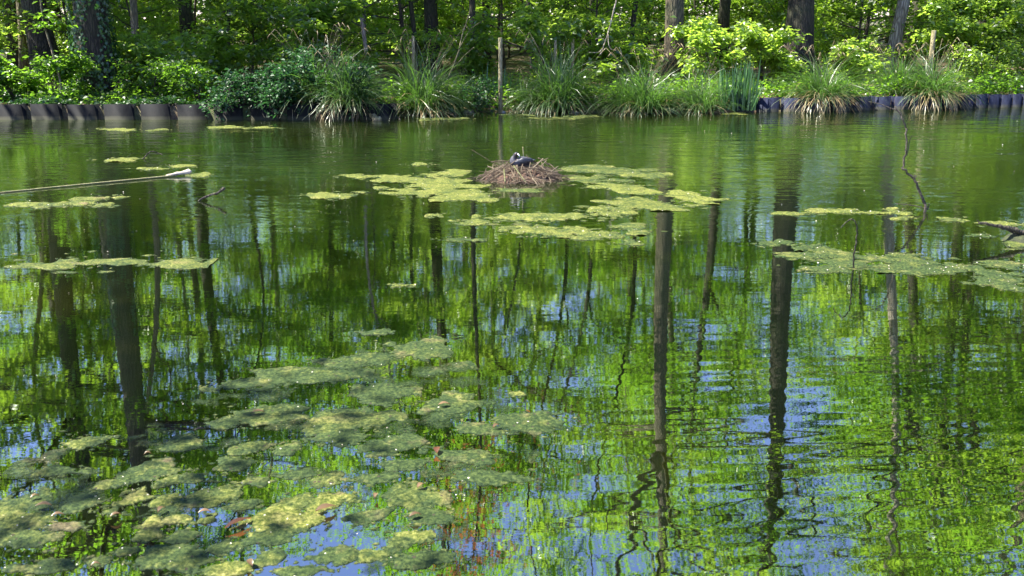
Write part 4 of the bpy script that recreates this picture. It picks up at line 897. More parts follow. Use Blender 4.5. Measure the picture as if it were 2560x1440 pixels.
FAR = [ # u,v,ru,rv,tone,brown,label
 (305, 324, 58, 3.5, .9, .2, 'thin pale algae streak below the left piling, left one'), (400, 325, 25, 2, .8, .3, 'tiny algae streak below the left piling between two longer ones'),
 (565, 319, 42, 3, .9, .2, 'thin algae streak under the left hanging dark bush'), (655, 319, 38, 3.5, .95, .2, 'thin yellow algae streak under the right hanging dark bush'),
 (308, 398, 52, 5, .95, .3, 'pale algae streak touching the arched sunken branch'), (380, 422, 35, 3.5, .9, .3, 'small algae streak above the long floating stalk, left one'), (445, 416, 38, 4, .95, .2, 'small algae streak above the long floating stalk, right one'),
 (500, 438, 30, 5, .75, .1, 'green algae tip beyond the white husk of the floating stalk'),
 (80, 511, 65, 6, .8, .3, 'long algae streak at the left below the floating stalk'), (225, 497, 40, 8, .7, .8, 'brownish algae mat below the floating stalk'), (195, 511, 30, 8, .6, .9, 'brown speckled algae mat touching the brownish one below the stalk'), (255, 511, 32, 5, .85, .4, 'pale end of the algae chain below the floating stalk'), (298, 493, 16, 4, .9, .5, 'tiny pale algae clump right of the brownish mat'), (100, 518, 30, 4, .5, .8, 'thin brown algae strip under the long streak at the left'), (140, 512, 30, 4, .7, .4, 'short algae streak joining the chain at the left'),
 (275, 654, 195, 17, .55, .5, 'long isolated algae mat on the left with a yellow middle'),
 (1048, 411, 28, 3.5, .8, .2, 'small lone algae patch behind and left of the nest'),
 (890, 441, 45, 5, .85, .3, 'pale algae patch at the left tip of the nest mats'), (985, 446, 70, 8, .8, .3, 'algae patch left of the nest, behind the large bright one'), (1120, 436, 55, 9, .9, .4, 'yellow algae patch close behind the left foot of the nest'), (1060, 450, 80, 7, .7, .4, 'narrow algae patch left of the nest with drifted scraps'),
 (1130, 466, 110, 14, .85, .2, 'large yellow-green algae mat in front and left of the nest'), (1040, 484, 70, 10, .85, .2, 'bright algae patch at the front left of the nest mats'), (1160, 490, 95, 11, .8, .2, 'algae strip right in front of the nest'), (830, 488, 74, 7, .85, .3, 'separate algae streak left of the nest mats'), (955, 470, 20, 4, .8, .2, 'tiny algae dot between the left streak and the large bright mat'), (900, 481, 18, 3, .8, .2, 'tiny algae scrap beside the separate left streak'), (1085, 538, 22, 5, .75, .6, 'small yellow clump of algae below the nest mats'), (1290, 477, 55, 5, .35, .3, 'dull green algae strip under the nest reflection'),
 (1530, 430, 105, 16, .35, .2, 'wide green algae mat behind and right of the nest'), (1610, 438, 55, 6, .8, .2, 'yellow tip of the wide mat right of the nest'), (1450, 447, 60, 10, .5, .3, 'green algae mat touching the right foot of the nest'), (1560, 467, 80, 8, .75, .2, 'algae strip in front of the wide mat right of the nest'), (1600, 479, 60, 7, .9, .3, 'yellow algae strip with white specks right of the nest'), (1520, 453, 50, 6, .3, .2, 'dull green algae strip between the wide mat and the yellow strip'),
 (1720, 493, 80, 13, .95, .1, 'bright yellow algae mat at the right end of the nest mats'), (1620, 510, 105, 13, .65, .2, 'green algae mat left of the bright yellow right end'), (1540, 522, 60, 9, .65, .2, 'algae mat in the middle of the lower band'), 
 (1300, 546, 90, 10, .75, .3, 'pale algae strip below the nest reflection'), (1190, 556, 55, 8, .65, .3, 'left end of the algae band below the nest'), (1430, 541, 85, 10, .7, .3, 'algae strip in the lower band right of centre'), (1530, 535, 50, 9, .65, .2, 'algae patch at the right of the lower band'), (1490, 524, 40, 6, .8, .2, 'small yellow algae patch above the lower band'),
 (1330, 575, 75, 13, .75, .2, 'thick pale algae mat in the lowest row below the nest'), (1430, 580, 80, 11, .65, .2, 'algae mat right of the thick pale one in the lowest row'), (1580, 574, 55, 11, .45, .2, 'green algae mat at the right of the lowest row'), (1495, 592, 50, 7, .45, .2, 'dull algae strip under the lowest row'), (1580, 607, 35, 6, .3, .2, 'small dull algae mat below the lowest row'), (1150, 598, 55, 5, .1, .2, 'dim green submerged algae left of the lowest row'),
 (1980, 535, 55, 4, .8, .5, 'thin speckled algae line left of the tall bare branch, far end'), (2070, 529, 65, 6, .85, .3, 'yellow algae streak left of the tall bare branch'), (2165, 532, 45, 3, .7, .4, 'faint algae line joining the streak to the tall bare branch'), (2240, 529, 30, 8, .75, .2, 'small pale algae hump left of the foot of the tall bare branch'), (2255, 545, 30, 4, .7, .2, 'algae scrap in front of the foot of the tall bare branch'), (2385, 549, 28, 6, .55, .2, 'small green algae pad right of the tall bare branch'),
 (1935, 608, 45, 7, .15, .2, 'bluish algae pad at the left tip of the right-hand mats'), (2020, 618, 50, 8, .2, .2, 'dull pad beside the left tip of the right-hand mats'), (2015, 640, 60, 9, .2, .2, 'dull green pad in the second row of the right-hand mats'), (2085, 632, 60, 10, .25, .2, 'green pad left of the hooked twig'), (2190, 645, 75, 14, .25, .2, 'largest dull green pad, right of the hooked twig'), (2100, 655, 75, 12, .25, .2, 'green pad around the foot of the hooked twig'), (2060, 672, 75, 8, .15, .2, 'dim pad at the lower left of the right-hand mats'), (2190, 670, 85, 10, .2, .2, 'dim pad in the lower middle of the right-hand mats'), (2300, 655, 60, 12, .25, .2, 'green pad right of the largest dull pad'), (2340, 678, 90, 9, .15, .2, 'flat dim pad at the lower right of the right-hand mats'), (2270, 640, 40, 6, .2, .2, 'small pad above the green one right of the largest'), (2400, 668, 45, 8, .2, .2, 'bluish pad near the right end of the mats'), (2050, 622, 35, 6, .25, .2, 'small pad above the green one left of the hooked twig'),
 (2500, 692, 55, 13, .1, .2, 'blue-green pad at the right edge, largest there'), (2480, 660, 40, 7, .15, .2, 'small dim pad above the largest blue-green one'), (2530, 665, 40, 10, .15, .3, 'dim pad at the right edge under the mossy branch'), (2470, 706, 50, 8, .1, .2, 'flat blue-green pad in front of the largest one at the right edge'), (2545, 722, 40, 8, .15, .2, 'lowest blue-green pad at the right edge'), (2450, 588, 25, 5, .2, .2, 'tiny pad left of the mossy branch'), (2520, 560, 60, 7, .85, .2, 'yellow algae behind the mossy branch'), (2555, 612, 40, 9, .4, .5, 'algae heap at the right edge below the mossy branch'),
 (1000, 714, 30, 5, .85, .3, 'tiny pale algae scrap alone in the middle water'),
 (1130, 296, 45, 3, .5, .3, 'algae strip at the foot of the rotten root'), (1090, 298, 40, 3.5, .6, .3, 'green algae fringe under the largest tussock'), (1385, 296, 55, 3, .75, .3, 'yellow algae strip in front of the log'), (1300, 287, 55, 2.5, .4, .4, 'dull algae strip along the log'), (1460, 291, 40, 3, .6, .3, 'algae strip in front of the broad tussock'), (1830, 284, 30, 2.5, .95, .3, 'yellow algae strip at the corner of the right piling'),
]
for i, (u, v, ru, rv, tn, br, lab) in enumerate(FAR):
    mat_obj(u, v, ru, rv, tn, br, lab, 1000 + 7 * i, G1, ragged=.8, H=.011)
NEAR = [
 (225, 1105, 53, 17, .55, .3, 0, 'lone oval mat at the back left of the near raft, apart from the rest'), (446, 1105, 58, 25, .35, .3, 0, 'green round mat right of the thick dark trunk reflection'), (140, 1176, 44, 18, .3, .2, 0, 'green mat left of the dark slim trunk reflection'),
 (372, 1176, 76, 32, .3, .9, .2, 'green mat with a brown litter streak below the thick trunk reflection'), (281, 1209, 40, 14, .4, .3, .2, 'slim oval mat under the left end of the littered mat'), (418, 1204, 27, 16, .5, .3, .3, 'small bright mat under the right end of the littered mat'),
 (330, 1246, 44, 23, .75, .4, .2, 'plump yellow-green dome with a dark rim on the left'), (413, 1253, 34, 16, .8, .4, .2, 'small yellow dome touching the plump one on its right'), (211, 1260, 44, 21, .15, .1, .2, 'smooth dull round mat with a grey rim on the left'),
 (527, 1242, 65, 27, .6, .7, .3, 'speckled yellow-green mat in the middle of the raft'), (274, 1280, 34, 11, .6, .3, .2, 'narrow mat under the smooth dull round one'), (30, 1262, 75, 38, .45, .4, .2, 'wide green mat at the left edge of the photo'),
 (56, 1305, 72, 20, .45, .4, .1, 'lower green mat at the left edge of the photo'), (63, 1348, 90, 25, .35, .4, .1, 'broad dull mat at the lower left edge'), (380, 1309, 29, 24, .8, .3, .2, 'small yellow mat with reddish bits beside it'),
 (443, 1300, 34, 12, .65, .4, .2, 'thin pale mat right of the small yellow one'), (520, 1300, 28, 14, .6, .9, .2, 'small mat heaped with rusty litter'), (373, 1341, 34, 19, .55, .3, .2, 'oval green mat ringed by dark water in the lower left'),
 (454, 1345, 44, 19, .2, .2, .2, 'plain dark green mat left of the long orange leaf'), (309, 1380, 33, 14, .4, .2, .1, 'small round green mat near the lower left'), (432, 1397, 88, 38, .35, .3, .1, 'large green mat at the bottom with rosy litter'),
 (690, 1302, 84, 38, .85, .3, .35, 'largest bright yellow mat in the middle of the near raft'), (738, 1258, 55, 26, .7, .2, .35, 'bright green-yellow mat behind the largest yellow one'), (830, 1256, 50, 40, .9, .6, .8, 'slanting golden mat right of the largest yellow one'),
 (770, 1306, 40, 17, .85, .3, .4, 'yellow lobe in front of the slanting golden mat'), (823, 1200, 40, 17, .4, .1, .2, 'small clear green mat behind the slanting golden one'), (647, 1204, 36, 14, .3, .2, .2, 'small dull green mat behind the speckled one'), (633, 1122, 50, 18, .35, .5, .2, 'littered green mat behind the raft centre'),
 (485, 1192, 40, 14, .25, .3, .2, 'dull mat right of the small bright one'), (721, 1120, 30, 15, .2, .3, .2, 'dim mat left of the widest green mat'), (668, 1040, 105, 27, .35, .5, .1, 'long mottled mat at the back of the raft'), (880, 1050, 112, 36, .4, .3, .1, 'widest smooth green mat at the back of the raft'),
 (850, 1092, 90, 22, .3, .3, .1, 'green shelf in front of the widest mat'), (675, 1342, 92, 30, .25, .4, .2, 'flat dull mat in front of the largest yellow one'), (672, 1397, 33, 27, .4, .2, .5, 'upright green lobe near the bottom'), (570, 1425, 58, 20, .7, .3, .2, 'bright mat cut by the bottom edge'),
 (105, 1420, 80, 20, .2, .3, .1, 'dull mat at the bottom left corner'), (837, 1390, 72, 26, .1, .2, .2, 'dark film-like mat near the bottom, right of the upright lobe'), (246, 1405, 33, 13, .25, .2, .1, 'small dim mat left of the large bottom one'),
 (1050, 870, 78, 30, .3, .5, -.3, 'grey-green mat at the far tip of the raft'), (935, 831, 48, 8, .1, .2, 0, 'thin faint strip beyond the far tip'), (925, 896, 48, 11, .3, .2, 0, 'slim pad left of the grey-green far tip'), (845, 905, 75, 13, .15, .2, .1, 'faint strip left of the slim pad'),
 (770, 942, 120, 26, .3, .2, .1, 'broad smooth green mat on the far side of the raft'), (640, 958, 85, 18, .2, .2, .1, 'dim mat left of the broad smooth far one'), (950, 980, 85, 30, .2, .3, -.3, 'grey-green mat behind the widest one'), (1120, 1008, 78, 27, .35, .8, .1, 'brown-flecked mat on the right of the raft'),
 (1310, 1062, 102, 30, .2, .5, .1, 'grey mat at the right tip of the raft'), (1200, 1070, 55, 16, .1, .4, .1, 'dim strip left of the grey right tip'), (1145, 1140, 75, 22, .1, .3, -.3, 'murky pad with an orange fleck on its left'), (1235, 1195, 95, 20, .35, .1, -.1, 'clean green leaf-shaped pad on the right'),
 (1040, 1238, 80, 38, .5, .5, -.3, 'bright mat with one brown leaf right of the golden one'), (1010, 1352, 58, 26, .6, .2, .6, 'vivid green slanting mat near the bottom right of the raft'), (930, 1388, 58, 16, .5, .2, .3, 'vivid lobe left of the slanting vivid mat'), (1070, 1290, 65, 22, .1, .3, -.3, 'dark wet mat under the bright one with the leaf'),
 (518, 973, 32, 7, .3, .5, 0, 'tiny speck of mat at the raft back, left of the broad far one'), (1290, 986, 24, 7, .55, .1, 0, 'small pale pad alone above the grey right tip'), (980, 1115, 70, 26, .2, .6, .2, 'mottled dim mat in front of the widest one'), (1005, 1160, 55, 16, .15, .4, .1, 'dim strip below the mottled dim mat'), (590, 1160, 60, 20, .25, .6, .2, 'flecked mat behind the speckled one'),
 (920, 1290, 55, 24, .15, .4, .2, 'wet dull mat between the golden and the brown-leaf mats'), (930, 1195, 60, 14, .1, .3, .2, 'faint mat behind the brown-leaf mat'), (1060, 1400, 70, 22, .1, .5, .2, 'grey wet mat at the bottom, right of the vivid ones'), (760, 1430, 60, 18, .2, .4, .2, 'dim mat at the bottom edge, centre of the raft'), (170, 1320, 45, 16, .2, .8, .2, 'brown-littered mat right of the left-edge mats'), (560, 1060, 55, 14, .2, .3, .1, 'dim pad behind the littered green mat'),
 (215, 1180, 24, 7, .3, .3, .2, 'tiny pad beside the dark slim trunk reflection'), (600, 1265, 40, 14, .45, .8, .3, 'littered lobe right of the speckled mat'), (745, 1185, 50, 13, .1, .3, .2, 'faint mat left of the small clear green one'), (560, 1365, 45, 18, .35, .5, .3, 'green mat beside the tip of the long orange leaf'),
]
for i, (u, v, ru, rv, tn, br, sl, lab) in enumerate(NEAR):
    mat_obj(u, v, ru, rv, (tn - .4) * 1.35 + .30, br, lab, 3000 + 11 * i, G2, slant=sl, ragged=.42, H=.0085)
# thin wet film between the pads
poly = np.array([(-120, 1460), (-120, 1170), (150, 1130), (330, 1080), (520, 965), (860, 880), (1120, 870), (1180, 960), (1400, 1050), (1330, 1200), (1150, 1270), (1120, 1460)], float)
def inside(u, v):
    c = np.zeros(u.shape, bool); j = len(poly) - 1
    for i in range(len(poly)):
        xi, yi = poly[i]; xj, yj = poly[j]
        c ^= ((yi > v) != (yj > v)) & (u < (xj - xi) * (v - yi) / (yj - yi + 1e-9) + xi); j = i
    return c
X, Y = np.meshgrid(np.arange(-2.2, .5, .009), np.arange(2.5, 6.2, .011), indexing='ij')
dep = Y * CP + CAM_H * SP
U = 1280 + X / dep * FOC; Vv = 720 - FOC * (CAM_H * -CP + Y * SP) / dep
ins = inside(U, Vv)
ins = inside(U + 70 * fbm(X, Y, 95, 4, 5.0), Vv + 45 * fbm(X, Y, 96, 4, 5.0))
Z = -.0016 + .0045 * fbm(X, Y, 91, 5, 9.0) + .0025 * fbm(X, Y, 92, 3, 2.2)
Z = np.where(ins, np.clip(Z, -.02, .0035), -.05)
idx = np.arange(X.size).reshape(X.shape); Qd = np.stack((idx[:-1, :-1], idx[1:, :-1], idx[1:, 1:], idx[:-1, 1:]), -1).reshape(-1, 4)
zf = Z.ravel(); Qd = Qd[(zf[Qd].max(1) > 0) & (zf[Qd].min(1) > -.03)]
used = np.unique(Qd); rm = -np.ones(X.size, int); rm[used] = np.arange(len(used))
o = tag(ob('algae_film', mesh_np('algae_film', np.stack((X.ravel(), Y.ravel(), zf), -1)[used], rm[Qd], M['algae'], True)), 'thin wet algae film between the pads of the near raft', 'algae film', kind='stuff'); o.color = (.05, .6, 0, 1)

# small torn scraps of algae round the mats
def scraps(name, lab, items, per, smin, smax, seed, zoff):
    r = np.random.default_rng(seed); g = Geo(); ang = np.linspace(0, 2 * np.pi, 8, endpoint=False)
    for it in items:
        u, v, ru, rv = it[:4]
        for k in range(int(per * (ru + 20) / 60)):
            a = r.uniform(0, 6.28); q = r.normal(1.0, .35)
            c = P(u + math.cos(a) * ru * q, v + math.sin(a) * rv * q); s = smin * (smax / smin) ** r.uniform(0, 1) ** 1.6
            rr = s * r.uniform(.45, 1.2, 8); ex = r.uniform(.6, 1.7)
            V = np.zeros((9, 3)); V[0] = (0, 0, .004); V[1:, 0] = np.cos(ang) * rr * ex; V[1:, 1] = np.sin(ang) * rr; V[1:, 2] = -.001
            g.add(V + (c[0], c[1], zoff), None, [(0, 1 + i, 1 + (i + 1) % 8) for i in range(8)])
    o = tag(ob(name, g.mesh(name, M['algae'], True)), lab, 'algae', kind='stuff'); o.color = (.45, .5, 0, 1)
scraps('algae_scraps', 'small torn scraps of algae drifting round the far mats', FAR, 13, .012, .07, 201, .0015)
scraps('algae_crumbs', 'small crumbs of algae drifting round the pads of the near raft', NEAR, 22, .004, .022, 202, .001)
# litter on the raft, petals on the water
LEAVES = [(596, 1318, 34, .05, .75, 'long orange leaf lying on the largest yellow mat'), (512, 1292, 15, .0, .2, 'rusty leaf on the small littered mat'), (404, 1285, 13, .1, 1.2, 'reddish leaf beside the small yellow mat'), (815, 1282, 26, .1, .5, 'pale brown leaf on the slanting golden mat'), (1052, 1225, 14, .2, 1.0, 'brown leaf on the bright mat right of the golden one'), (1092, 1135, 17, .2, 1.6, 'orange leaf at the left end of the murky pad'), (1038, 1300, 16, .2, .4, 'pinkish leaf on the dark wet mat'), (625, 1420, 16, .1, 2.2, 'pink leaf near the bottom edge'), (110, 1275, 18, .1, .1, 'dark curled leaf on the left-edge mat'), (88, 1253, 10, .1, .8, 'orange leaf on the wide left-edge mat'), (290, 1300, 13, .1, .6, 'pale leaf right of the narrow mat'), (500, 1085, 13, .1, .3, 'tan leaf on the green round mat'), (370, 1145, 9, .1, .3, 'tan leaf behind the littered mat'), (645, 1040, 16, .1, .3, 'brown leaf on the long mottled mat'), (1110, 1020, 15, .1, .2, 'brown leaf on the brown-flecked mat'), (1240, 1075, 12, .1, .9, 'pale leaf on the dim strip by the right tip'), (145, 1300, 14, .1, .4, 'brown leaf on the littered mat near the left edge'), (240, 1425, 11, .1, .4, 'tan leaf at the bottom left'), (940, 1250, 12, .1, 1.4, 'small leaf between the golden and brown-leaf mats')]
for i, (u, v, L_, z, a, lab) in enumerate(LEAVES):
    p = P(u, v); s = L_ * np.linalg.norm(p - (0, 0, CAM_H)) / FOC * 2
    t = np.linspace(0, 1, 6); w = np.array([.04, .7, 1, .9, .55, .03]) * s * (.14 if i == 0 else .24)
    ctr = np.stack(((t - .5) * s, np.zeros(6), .012 * np.sin(t * 3.1)), -1); V = np.empty((18, 3))
    V[0::3] = ctr + np.stack((np.zeros(6), w, np.full(6, .004)), -1); V[1::3] = ctr; V[2::3] = ctr + np.stack((np.zeros(6), -w, np.full(6, .005)), -1)
    Qd = []
    for k in range(5): Qd += [(3 * k, 3 * k + 1, 3 * k + 4, 3 * k + 3), (3 * k + 1, 3 * k + 2, 3 * k + 5, 3 * k + 4)]
    o = tag(ob('fallen_leaf', mesh_np('fallen_leaf', V, np.array(Qd), M['red_leaf'] if i in (0, 5) else M['litter']), loc=(p[0], p[1], .016)), lab, 'leaf', 'fallen leaves on the near raft'); o.rotation_euler.z = a
r = np.random.default_rng(120); g = Geo()
n = 420; u = r.uniform(-100, 1400, n); v = r.uniform(860, 1440, n); k = inside(u, v); u, v = u[k], v[k]; k = fbm(u / 60, v / 30, 77, 3, 1.0) > .15; u, v = u[k], v[k]
pp = np.array([P(a, b) for a, b in zip(u, v)]); pp[:, 2] = .016
n = len(pp); d, nm = rand_dirs(r, n, tilt=.6); s = r.uniform(.003, .009, n); leaves_geo(g, pp, d, nm, s, s * .8)
tag(ob('raft_petals', g.mesh('raft_petals', M['petal'])), 'pale petals and seed scraps scattered on the near raft', 'petals', kind='stuff')
g = Geo(); n = 170; u = r.uniform(-50, 2600, n); v = 290 + 500 * r.uniform(0, 1, n) ** 2.0
pp = np.array([P(a, b) for a, b in zip(u, v)]); pp[:, 2] = .006; dist = np.linalg.norm(pp, axis=1)
d, nm = rand_dirs(r, n, tilt=.8); s = r.uniform(.007, .018, n) * np.clip(dist / 14, .5, 1.2); leaves_geo(g, pp, d, nm, s, s * .8, .3)
tag(ob('floating_petals', g.mesh('floating_petals', M['petal'])), 'white petals drifting across the open water', 'petals', kind='stuff')
# crumbs and stalks lying on the far mats
g = Geo()
for (u, v, ru, rv, tn, br, lab) in FAR:
    n = int(1 + ru * .07)
    for k in range(n):
        q = P(u + r.normal(0, ru * .45), v + r.normal(0, rv * .45)); q[2] = .014
        dd, nm = rand_dirs(r, 1, tilt=.8); s = r.uniform(.006, .018, 1); leaves_geo(g, q[None], dd, nm, s, s * .7)
tag(ob('mat_crumbs', g.mesh('mat_crumbs', M['petal'])), 'pale crumbs scattered on the algae mats around the nest', 'petals', kind='stuff')

# ------------------------------------------------------------------ the nest and the coot
NC = P(1303, 446)
nest = empty('coot_nest', (NC[0], NC[1], 0), 'heaped nest of dry reed stalks rising from the water', 'nest')
r = np.random.default_rng(500)
NW, NH = .50, .18
def nest_h(x, y):
    q = np.sqrt((x / NW) ** 2 + (y / (NW * .85)) ** 2)
    return NH * np.clip(1 - q ** 1.7, -.3, 1) * 1.0 - .05 * np.exp(-((x - .02) ** 2 + y ** 2) / .02)
X, Y = np.meshgrid(np.linspace(-.55, .55, 50), np.linspace(-.5, .5, 46), indexing='ij')
Z = nest_h(X, Y) - .02 + .018 * fbm(X, Y, 6, 4, 16)
idx = np.arange(X.size).reshape(X.shape); Qd = np.stack((idx[:-1, :-1], idx[1:, :-1], idx[1:, 1:], idx[:-1, 1:]), -1).reshape(-1, 4)
tag(ob('nest_core', mesh_np('nest_core', np.stack((X, Y, Z), -1).reshape(-1, 3), Qd, M['nest_core'], False), nest), kind='stuff')
stick_me = []
for k in range(12):
    g = Geo(); n = 7; t = np.linspace(-.5, .5, n); L_ = 1.0
    bend = r.normal(0, .10); b2 = r.normal(0, .05)
    pts = np.stack((t, bend * (t ** 2 - .08) + b2 * t ** 3 * 2, -.06 * t ** 2 + r.normal(0, .012, n)), -1)
    if k % 4 == 3: pts[n // 2 + 1:, 1] += .12 * (t[n // 2 + 1:] - t[n // 2])            # a kinked one
    tube_geo(g, pts, np.array([.006, .008, .008, .008, .008, .007, .004]) * (1.0 if k % 3 else 1.45), 5)
    stick_me.append(g.mesh('stick', M[('reed', 'reed_dark', 'reed', 'reed_dark')[k % 4]], True))
for i in range(250):
    rr = NW * math.sqrt(r.uniform(0.02, 1.05)); a = r.uniform(0, 6.28)
    x, y = rr * math.cos(a), rr * .85 * math.sin(a)
    o = ob('stick', stick_me[int(r.integers(0, 12))], nest)
    Ls = r.uniform(.16, .5); heading = a + (math.pi / 2 if r.uniform() < .45 else 0) + r.normal(0, .55)
    hx, hy = math.cos(heading) * .08, math.sin(heading) * .08
    slope = (float(nest_h(x + hx, y + hy)) - float(nest_h(x - hx, y - hy))) / .16
    o.location = (x, y, max(.01, float(nest_h(x, y)) + r.uniform(-.008, .03) * (0.3 if abs(x) < .2 and y < .1 else 1))); o.scale = (Ls, Ls * r.uniform(.8, 1.6), Ls * r.uniform(.8, 1.4))
    o.rotation_euler = (0, -math.atan(slope) + r.normal(0, .20) * (0.4 if rr < .2 else 1), heading)
for i in range(34):
    a = r.uniform(0, 6.28); o = ob('stick', stick_me[int(r.integers(0, 12))], nest); rr = NW * r.uniform(.75, 1.12); Ls = r.uniform(.25, .62)
    o.location = (rr * math.cos(a), rr * .85 * math.sin(a), r.uniform(.01, .05)); o.scale = (Ls, Ls * 1.3, Ls); o.rotation_euler = (0, r.uniform(-.1, .32), a + r.normal(0, .7))
def nstick(a, b, rad, mat, bow=.02):
    a = PD(a[0], a[1], NC[1] + a[2]) - (NC[0], NC[1], 0); b = PD(b[0], b[1], NC[1] + b[2]) - (NC[0], NC[1], 0)
    g = Geo(); tube_geo(g, smooth_path([a, (a + b) / 2 + (0, 0, bow), b], 7), np.linspace(rad, rad * .8, 7), 5); ob('stick', g.mesh('stick', M[mat], True), nest)
nstick((1284, 414, -.28), (1317, 459, -.44), .009, 'reed_green', .0); nstick((1260, 424, -.3), (1263, 456, -.42), .011, 'reed_green', .0)
nstick((1196, 455, -.2), (1262, 412, -.1), .007, 'reed', .015); nstick((1179, 374, .1), (1250, 418, 0), .003, 'reed_dark', .0)
nstick((1307, 367, .1), (1309, 395, .1), .005, 'wood_pale', 0); nstick((1277, 373, .12), (1285, 388, .1), .004, 'twig', 0)
nstick((1326, 427, -.25), (1358, 396, -.05), .008, 'reed', .0); nstick((1340, 430, -.2), (1367, 400, 0), .006, 'reed', 0)
nstick((1371, 408, 0), (1400, 440, -.15), .007, 'reed_dark', .02); nstick((1304, 423, -.3), (1374, 428, -.2), .008, 'reed_dark', .02)
nstick((1228, 405, .1), (1275, 404, .1), .008, 'reed_dark', .01); nstick((1345, 395, .1), (1372, 412, .1), .008, 'reed_dark', .01)

def loft(path, rads, sides=14):
    """rads: list of (half width, half height)"""
    path = np.array(path, float); n = len(path); T = norm(np.gradient(path, axis=0)); V = []
    ang = np.linspace(0, 2 * np.pi, sides, endpoint=False)
    ref = np.array((0, 1.0, 0))
    for i in range(n):
        a = norm(ref - T[i] * ref.dot(T[i])); b = np.cross(T[i], a); ref = a
        V.append(path[i] + (np.cos(ang) * rads[i][0])[:, None] * a + (np.sin(ang) * rads[i][1])[:, None] * b)
    V = np.concatenate(V); Qd = [(i * sides + j, i * sides + (j + 1) % sides, (i + 1) * sides + (j + 1) % sides, (i + 1) * sides + j) for i in range(n - 1) for j in range(sides)]
    T3 = [(0, j + 1, j) for j in range(1, sides - 1)] + [((n - 1) * sides, (n - 1) * sides + j, (n - 1) * sides + j + 1) for j in range(1, sides - 1)]
    return V, np.array(Qd), np.array(T3)
# local frame: x to the right (tail), head at the left; origin at belly on the nest cup
co = PD(1300, 421, NC[1] - .02)
coot = empty('coot', (co[0], co[1], co[2] + .012), 'black coot with white bill sitting on the nest', 'bird')
coot.scale = (.88, .88, .88)
# body as a spine from the tail to the breast, then up the neck to the head
spine = [(.185, .03, .085), (.16, .025, .085), (.12, .02, .082), (.06, .01, .078), (0, 0, .072), (-.05, -.01, .07), (-.085, -.018, .085), (-.088, -.02, .12), (-.074, -.022, .15), (-.062, -.026, .172), (-.048, -.032, .186), (-.032, -.036, .182), (-.022, -.04, .174)]
rad = [(.004, .004), (.030, .022), (.056, .046), (.078, .064), (.086, .072), (.082, .07), (.066, .06), (.046, .046), (.034, .036), (.032, .033), (.032, .032), (.025, .024), (.010, .010)]
sp2 = smooth_path(spine, 40); rd2 = smooth_path(np.array(rad), 40)
V, Qd, T3 = loft(sp2, np.maximum(rd2, .003), 18)
me = mesh_np('body', V, [Qd, T3], M['coot_body'], True)
at = me.attributes.new('head', 'FLOAT', 'POINT'); hv = np.repeat(np.clip((np.arange(40) - 23.5) / 3.0, 0, 1), 18).astype(np.float32); at.data.foreach_set('value', hv)
ob('body', me, coot)
for sgn in (-1, 1):
    wp = smooth_path([(-.03, sgn * .072, .085), (.04, sgn * .078, .098), (.11, sgn * .058, .102), (.175, sgn * .02 + .02, .112)], 12)
    V, Qd, T3 = loft(wp, np.stack((np.interp(np.linspace(0, 1, 12), [0, .3, .8, 1], [.008, .022, .016, .003]), np.interp(np.linspace(0, 1, 12), [0, .3, .7, 1], [.02, .05, .034, .004])), -1), 10)
    ob('wing', mesh_np('wing', V, [Qd, T3], M['coot_wing'], True), coot)
bl = smooth_path([(-.033, -.058, .196), (-.022, -.064, .186), (-.012, -.070, .172), (-.004, -.074, .156)], 9)
V, Qd, T3 = loft(bl, np.stack((np.interp(np.linspace(0, 1, 9), [0, .3, .6, 1], [.006, .011, .009, .002]), np.interp(np.linspace(0, 1, 9), [0, .3, .6, 1], [.005, .010, .010, .002])), -1), 8)
ob('bill', mesh_np('bill', V, [Qd, T3], M['coot_white'], True), coot)
for ex, ey, ez in ((-.062, -.060, .188), (-.022, -.040, .197)):
    V, Qd, T3 = loft([(ex - .004, ey, ez), (ex - .002, ey - .001, ez), (ex, ey - .001, ez), (ex + .003, ey, ez)], [(.001, .001), (.0035, .0035), (.0035, .0035), (.001, .001)], 6)
    ob('eye', mesh_np('eye', V, [Qd, T3], M['coot_eye'], True), coot)
g = Geo()
for k in range(7):
    a = np.array((.155, .024 + (k - 3) * .008, .09)); b = a + np.array((.055, (k - 3) * .006, .018)); tube_geo(g, np.array([a, (a + b) / 2, b]), [.007, .008, .002], 5)
tag(ob('tail', g.mesh('tail', M['coot_wing'], True), coot), kind='stuff')

# ------------------------------------------------------------------ sticks standing in and floating on the water
# long pale floating stalk with a white husk at its end
a = P(-60, 489); b = P(440, 441)
root = empty('floating_stalk', tuple((a + b) / 2), 'long pale straight stalk floating at the left with a white husk at its end', 'reed stalk')
c0 = (a + b) / 2; g = Geo(); tube_geo(g, smooth_path([a - c0 + (0, 0, .006), (0, 0, .012), b - c0 + (0, 0, .012)], 12), np.linspace(.007, .011, 12), 8); ob('stem', g.mesh('stem', M['stalk'], True), root)
h0, h1 = P(415, 443) - c0, P(480, 437) - c0
g = Geo(); tube_geo(g, smooth_path([h0 + (0, 0, .02), (h0 + h1) / 2 + (0, 0, .03), h1 + (0, 0, .045)], 8), [.008, .012, .015, .018, .021, .025, .032, .008], 8, np.random.default_rng(2), .22); ob('husk', g.mesh('husk', M['husk'], False), root)
Y0 = P(365, 397)[1]
stick_obj('sunken_branch', [PD(355, 399, Y0), PD(368, 385, Y0), PD(380, 379, Y0 + .05), PD(396, 383, Y0 + .1), PD(408, 389, Y0 + .1)], .010, .006, 'bark_dark', 'dark arched branch poking out of the water at the left', 'branch', 5, 12, 21)
Y0 = P(500, 502)[1]
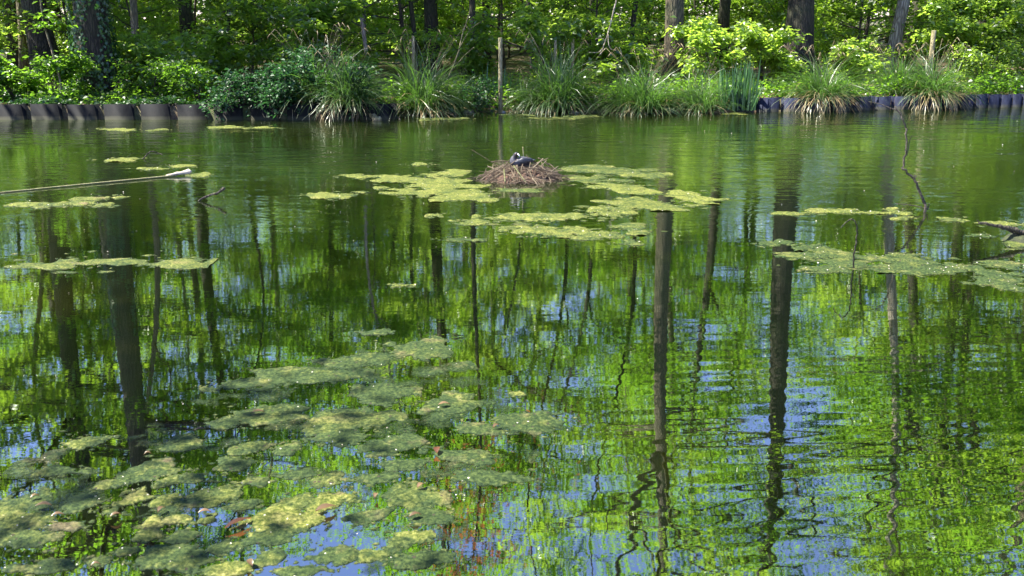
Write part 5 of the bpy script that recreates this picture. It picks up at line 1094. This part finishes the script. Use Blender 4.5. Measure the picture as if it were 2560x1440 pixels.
stick_obj('dark_twig', [P(496, 503), PD(510, 493, Y0), PD(530, 487, Y0), PD(545, 482, Y0), PD(552, 478, Y0), PD(560, 469, Y0)], .010, .018, 'bark_dark', 'small dark twig with a thick tip below the floating stalk', 'twig', 6, 12, 22)
Y0 = P(2318, 530)[1]
def q(u, v, dy=0): return PD(u, v, Y0 + dy)
tb = P(2318, 531); tb[2] = -.05
stick_obj('bare_branch', [tb, q(2312, 510), q(2300, 480), q(2285, 448), q(2262, 425), q(2258, 418), q(2264, 380), q(2266, 340), q(2262, 310), q(2250, 285), q(2238, 265)], .015, .007, 'twig', 'tall crooked bare branch sticking up from the water on the right', 'branch', 6, 40, 23,
          forks=[([q(2262, 392), q(2270, 375), q(2274, 352), q(2281, 338)], .007, .003), ([q(2243, 276), q(2225, 270), q(2200, 260), q(2172, 254)], .006, .003), ([q(2314, 522), q(2295, 516), q(2270, 512), q(2238, 509)], .006, .003), ([q(2285, 446), q(2290, 440), q(2284, 438)], .010, .005), ([q(2318, 525), q(2322, 515), q(2323, 508)], .007, .004)])
Y0 = P(2135, 672)[1]; tb = P(2135, 672); tb[2] = -.03
stick_obj('hooked_twig', [tb, q(2134, 640), q(2139, 615), q(2142, 585), q(2140, 560), q(2132, 548), q(2120, 552), q(2108, 562), q(2102, 570)], .007, .004, 'bark_dark', 'thin dark hooked twig rising from the right-hand mats', 'twig', 5, 30, 24)
Y0 = P(2560, 605)[1]
stick_obj('mossy_branch', [q(2446, 557), q(2475, 562), q(2510, 568), q(2545, 578), q(2600, 600), q(2660, 640)], .010, .030, 'bark_dark', 'dark broken branch reaching in from the right edge over the algae', 'branch', 7, 24, 25,
          forks=[([q(2500, 567), q(2520, 575), q(2545, 590), q(2562, 606)], .010, .006), ([q(2452, 558), q(2445, 553), q(2443, 550)], .006, .004)])
mc = P(2556, 604); g = Geo(); X, Y = np.meshgrid(np.linspace(-.3, .3, 30), np.linspace(-.3, .3, 30), indexing='ij'); Z = .05 * (1 - (X / .14) ** 2 - (Y / .16) ** 2) + .05 * fbm(X, Y, 44, 5, 14)
idx = np.arange(900).reshape(30, 30); Qd = np.stack((idx[:-1, :-1], idx[1:, :-1], idx[1:, 1:], idx[:-1, 1:]), -1).reshape(-1, 4)
tag(ob('moss_clump', mesh_np('moss_clump', np.stack((X, Y, np.maximum(Z, -.03)), -1).reshape(-1, 3), Qd, M['moss'], True), loc=tuple(mc)), 'mossy hump under the dark broken branch at the right edge', 'moss')
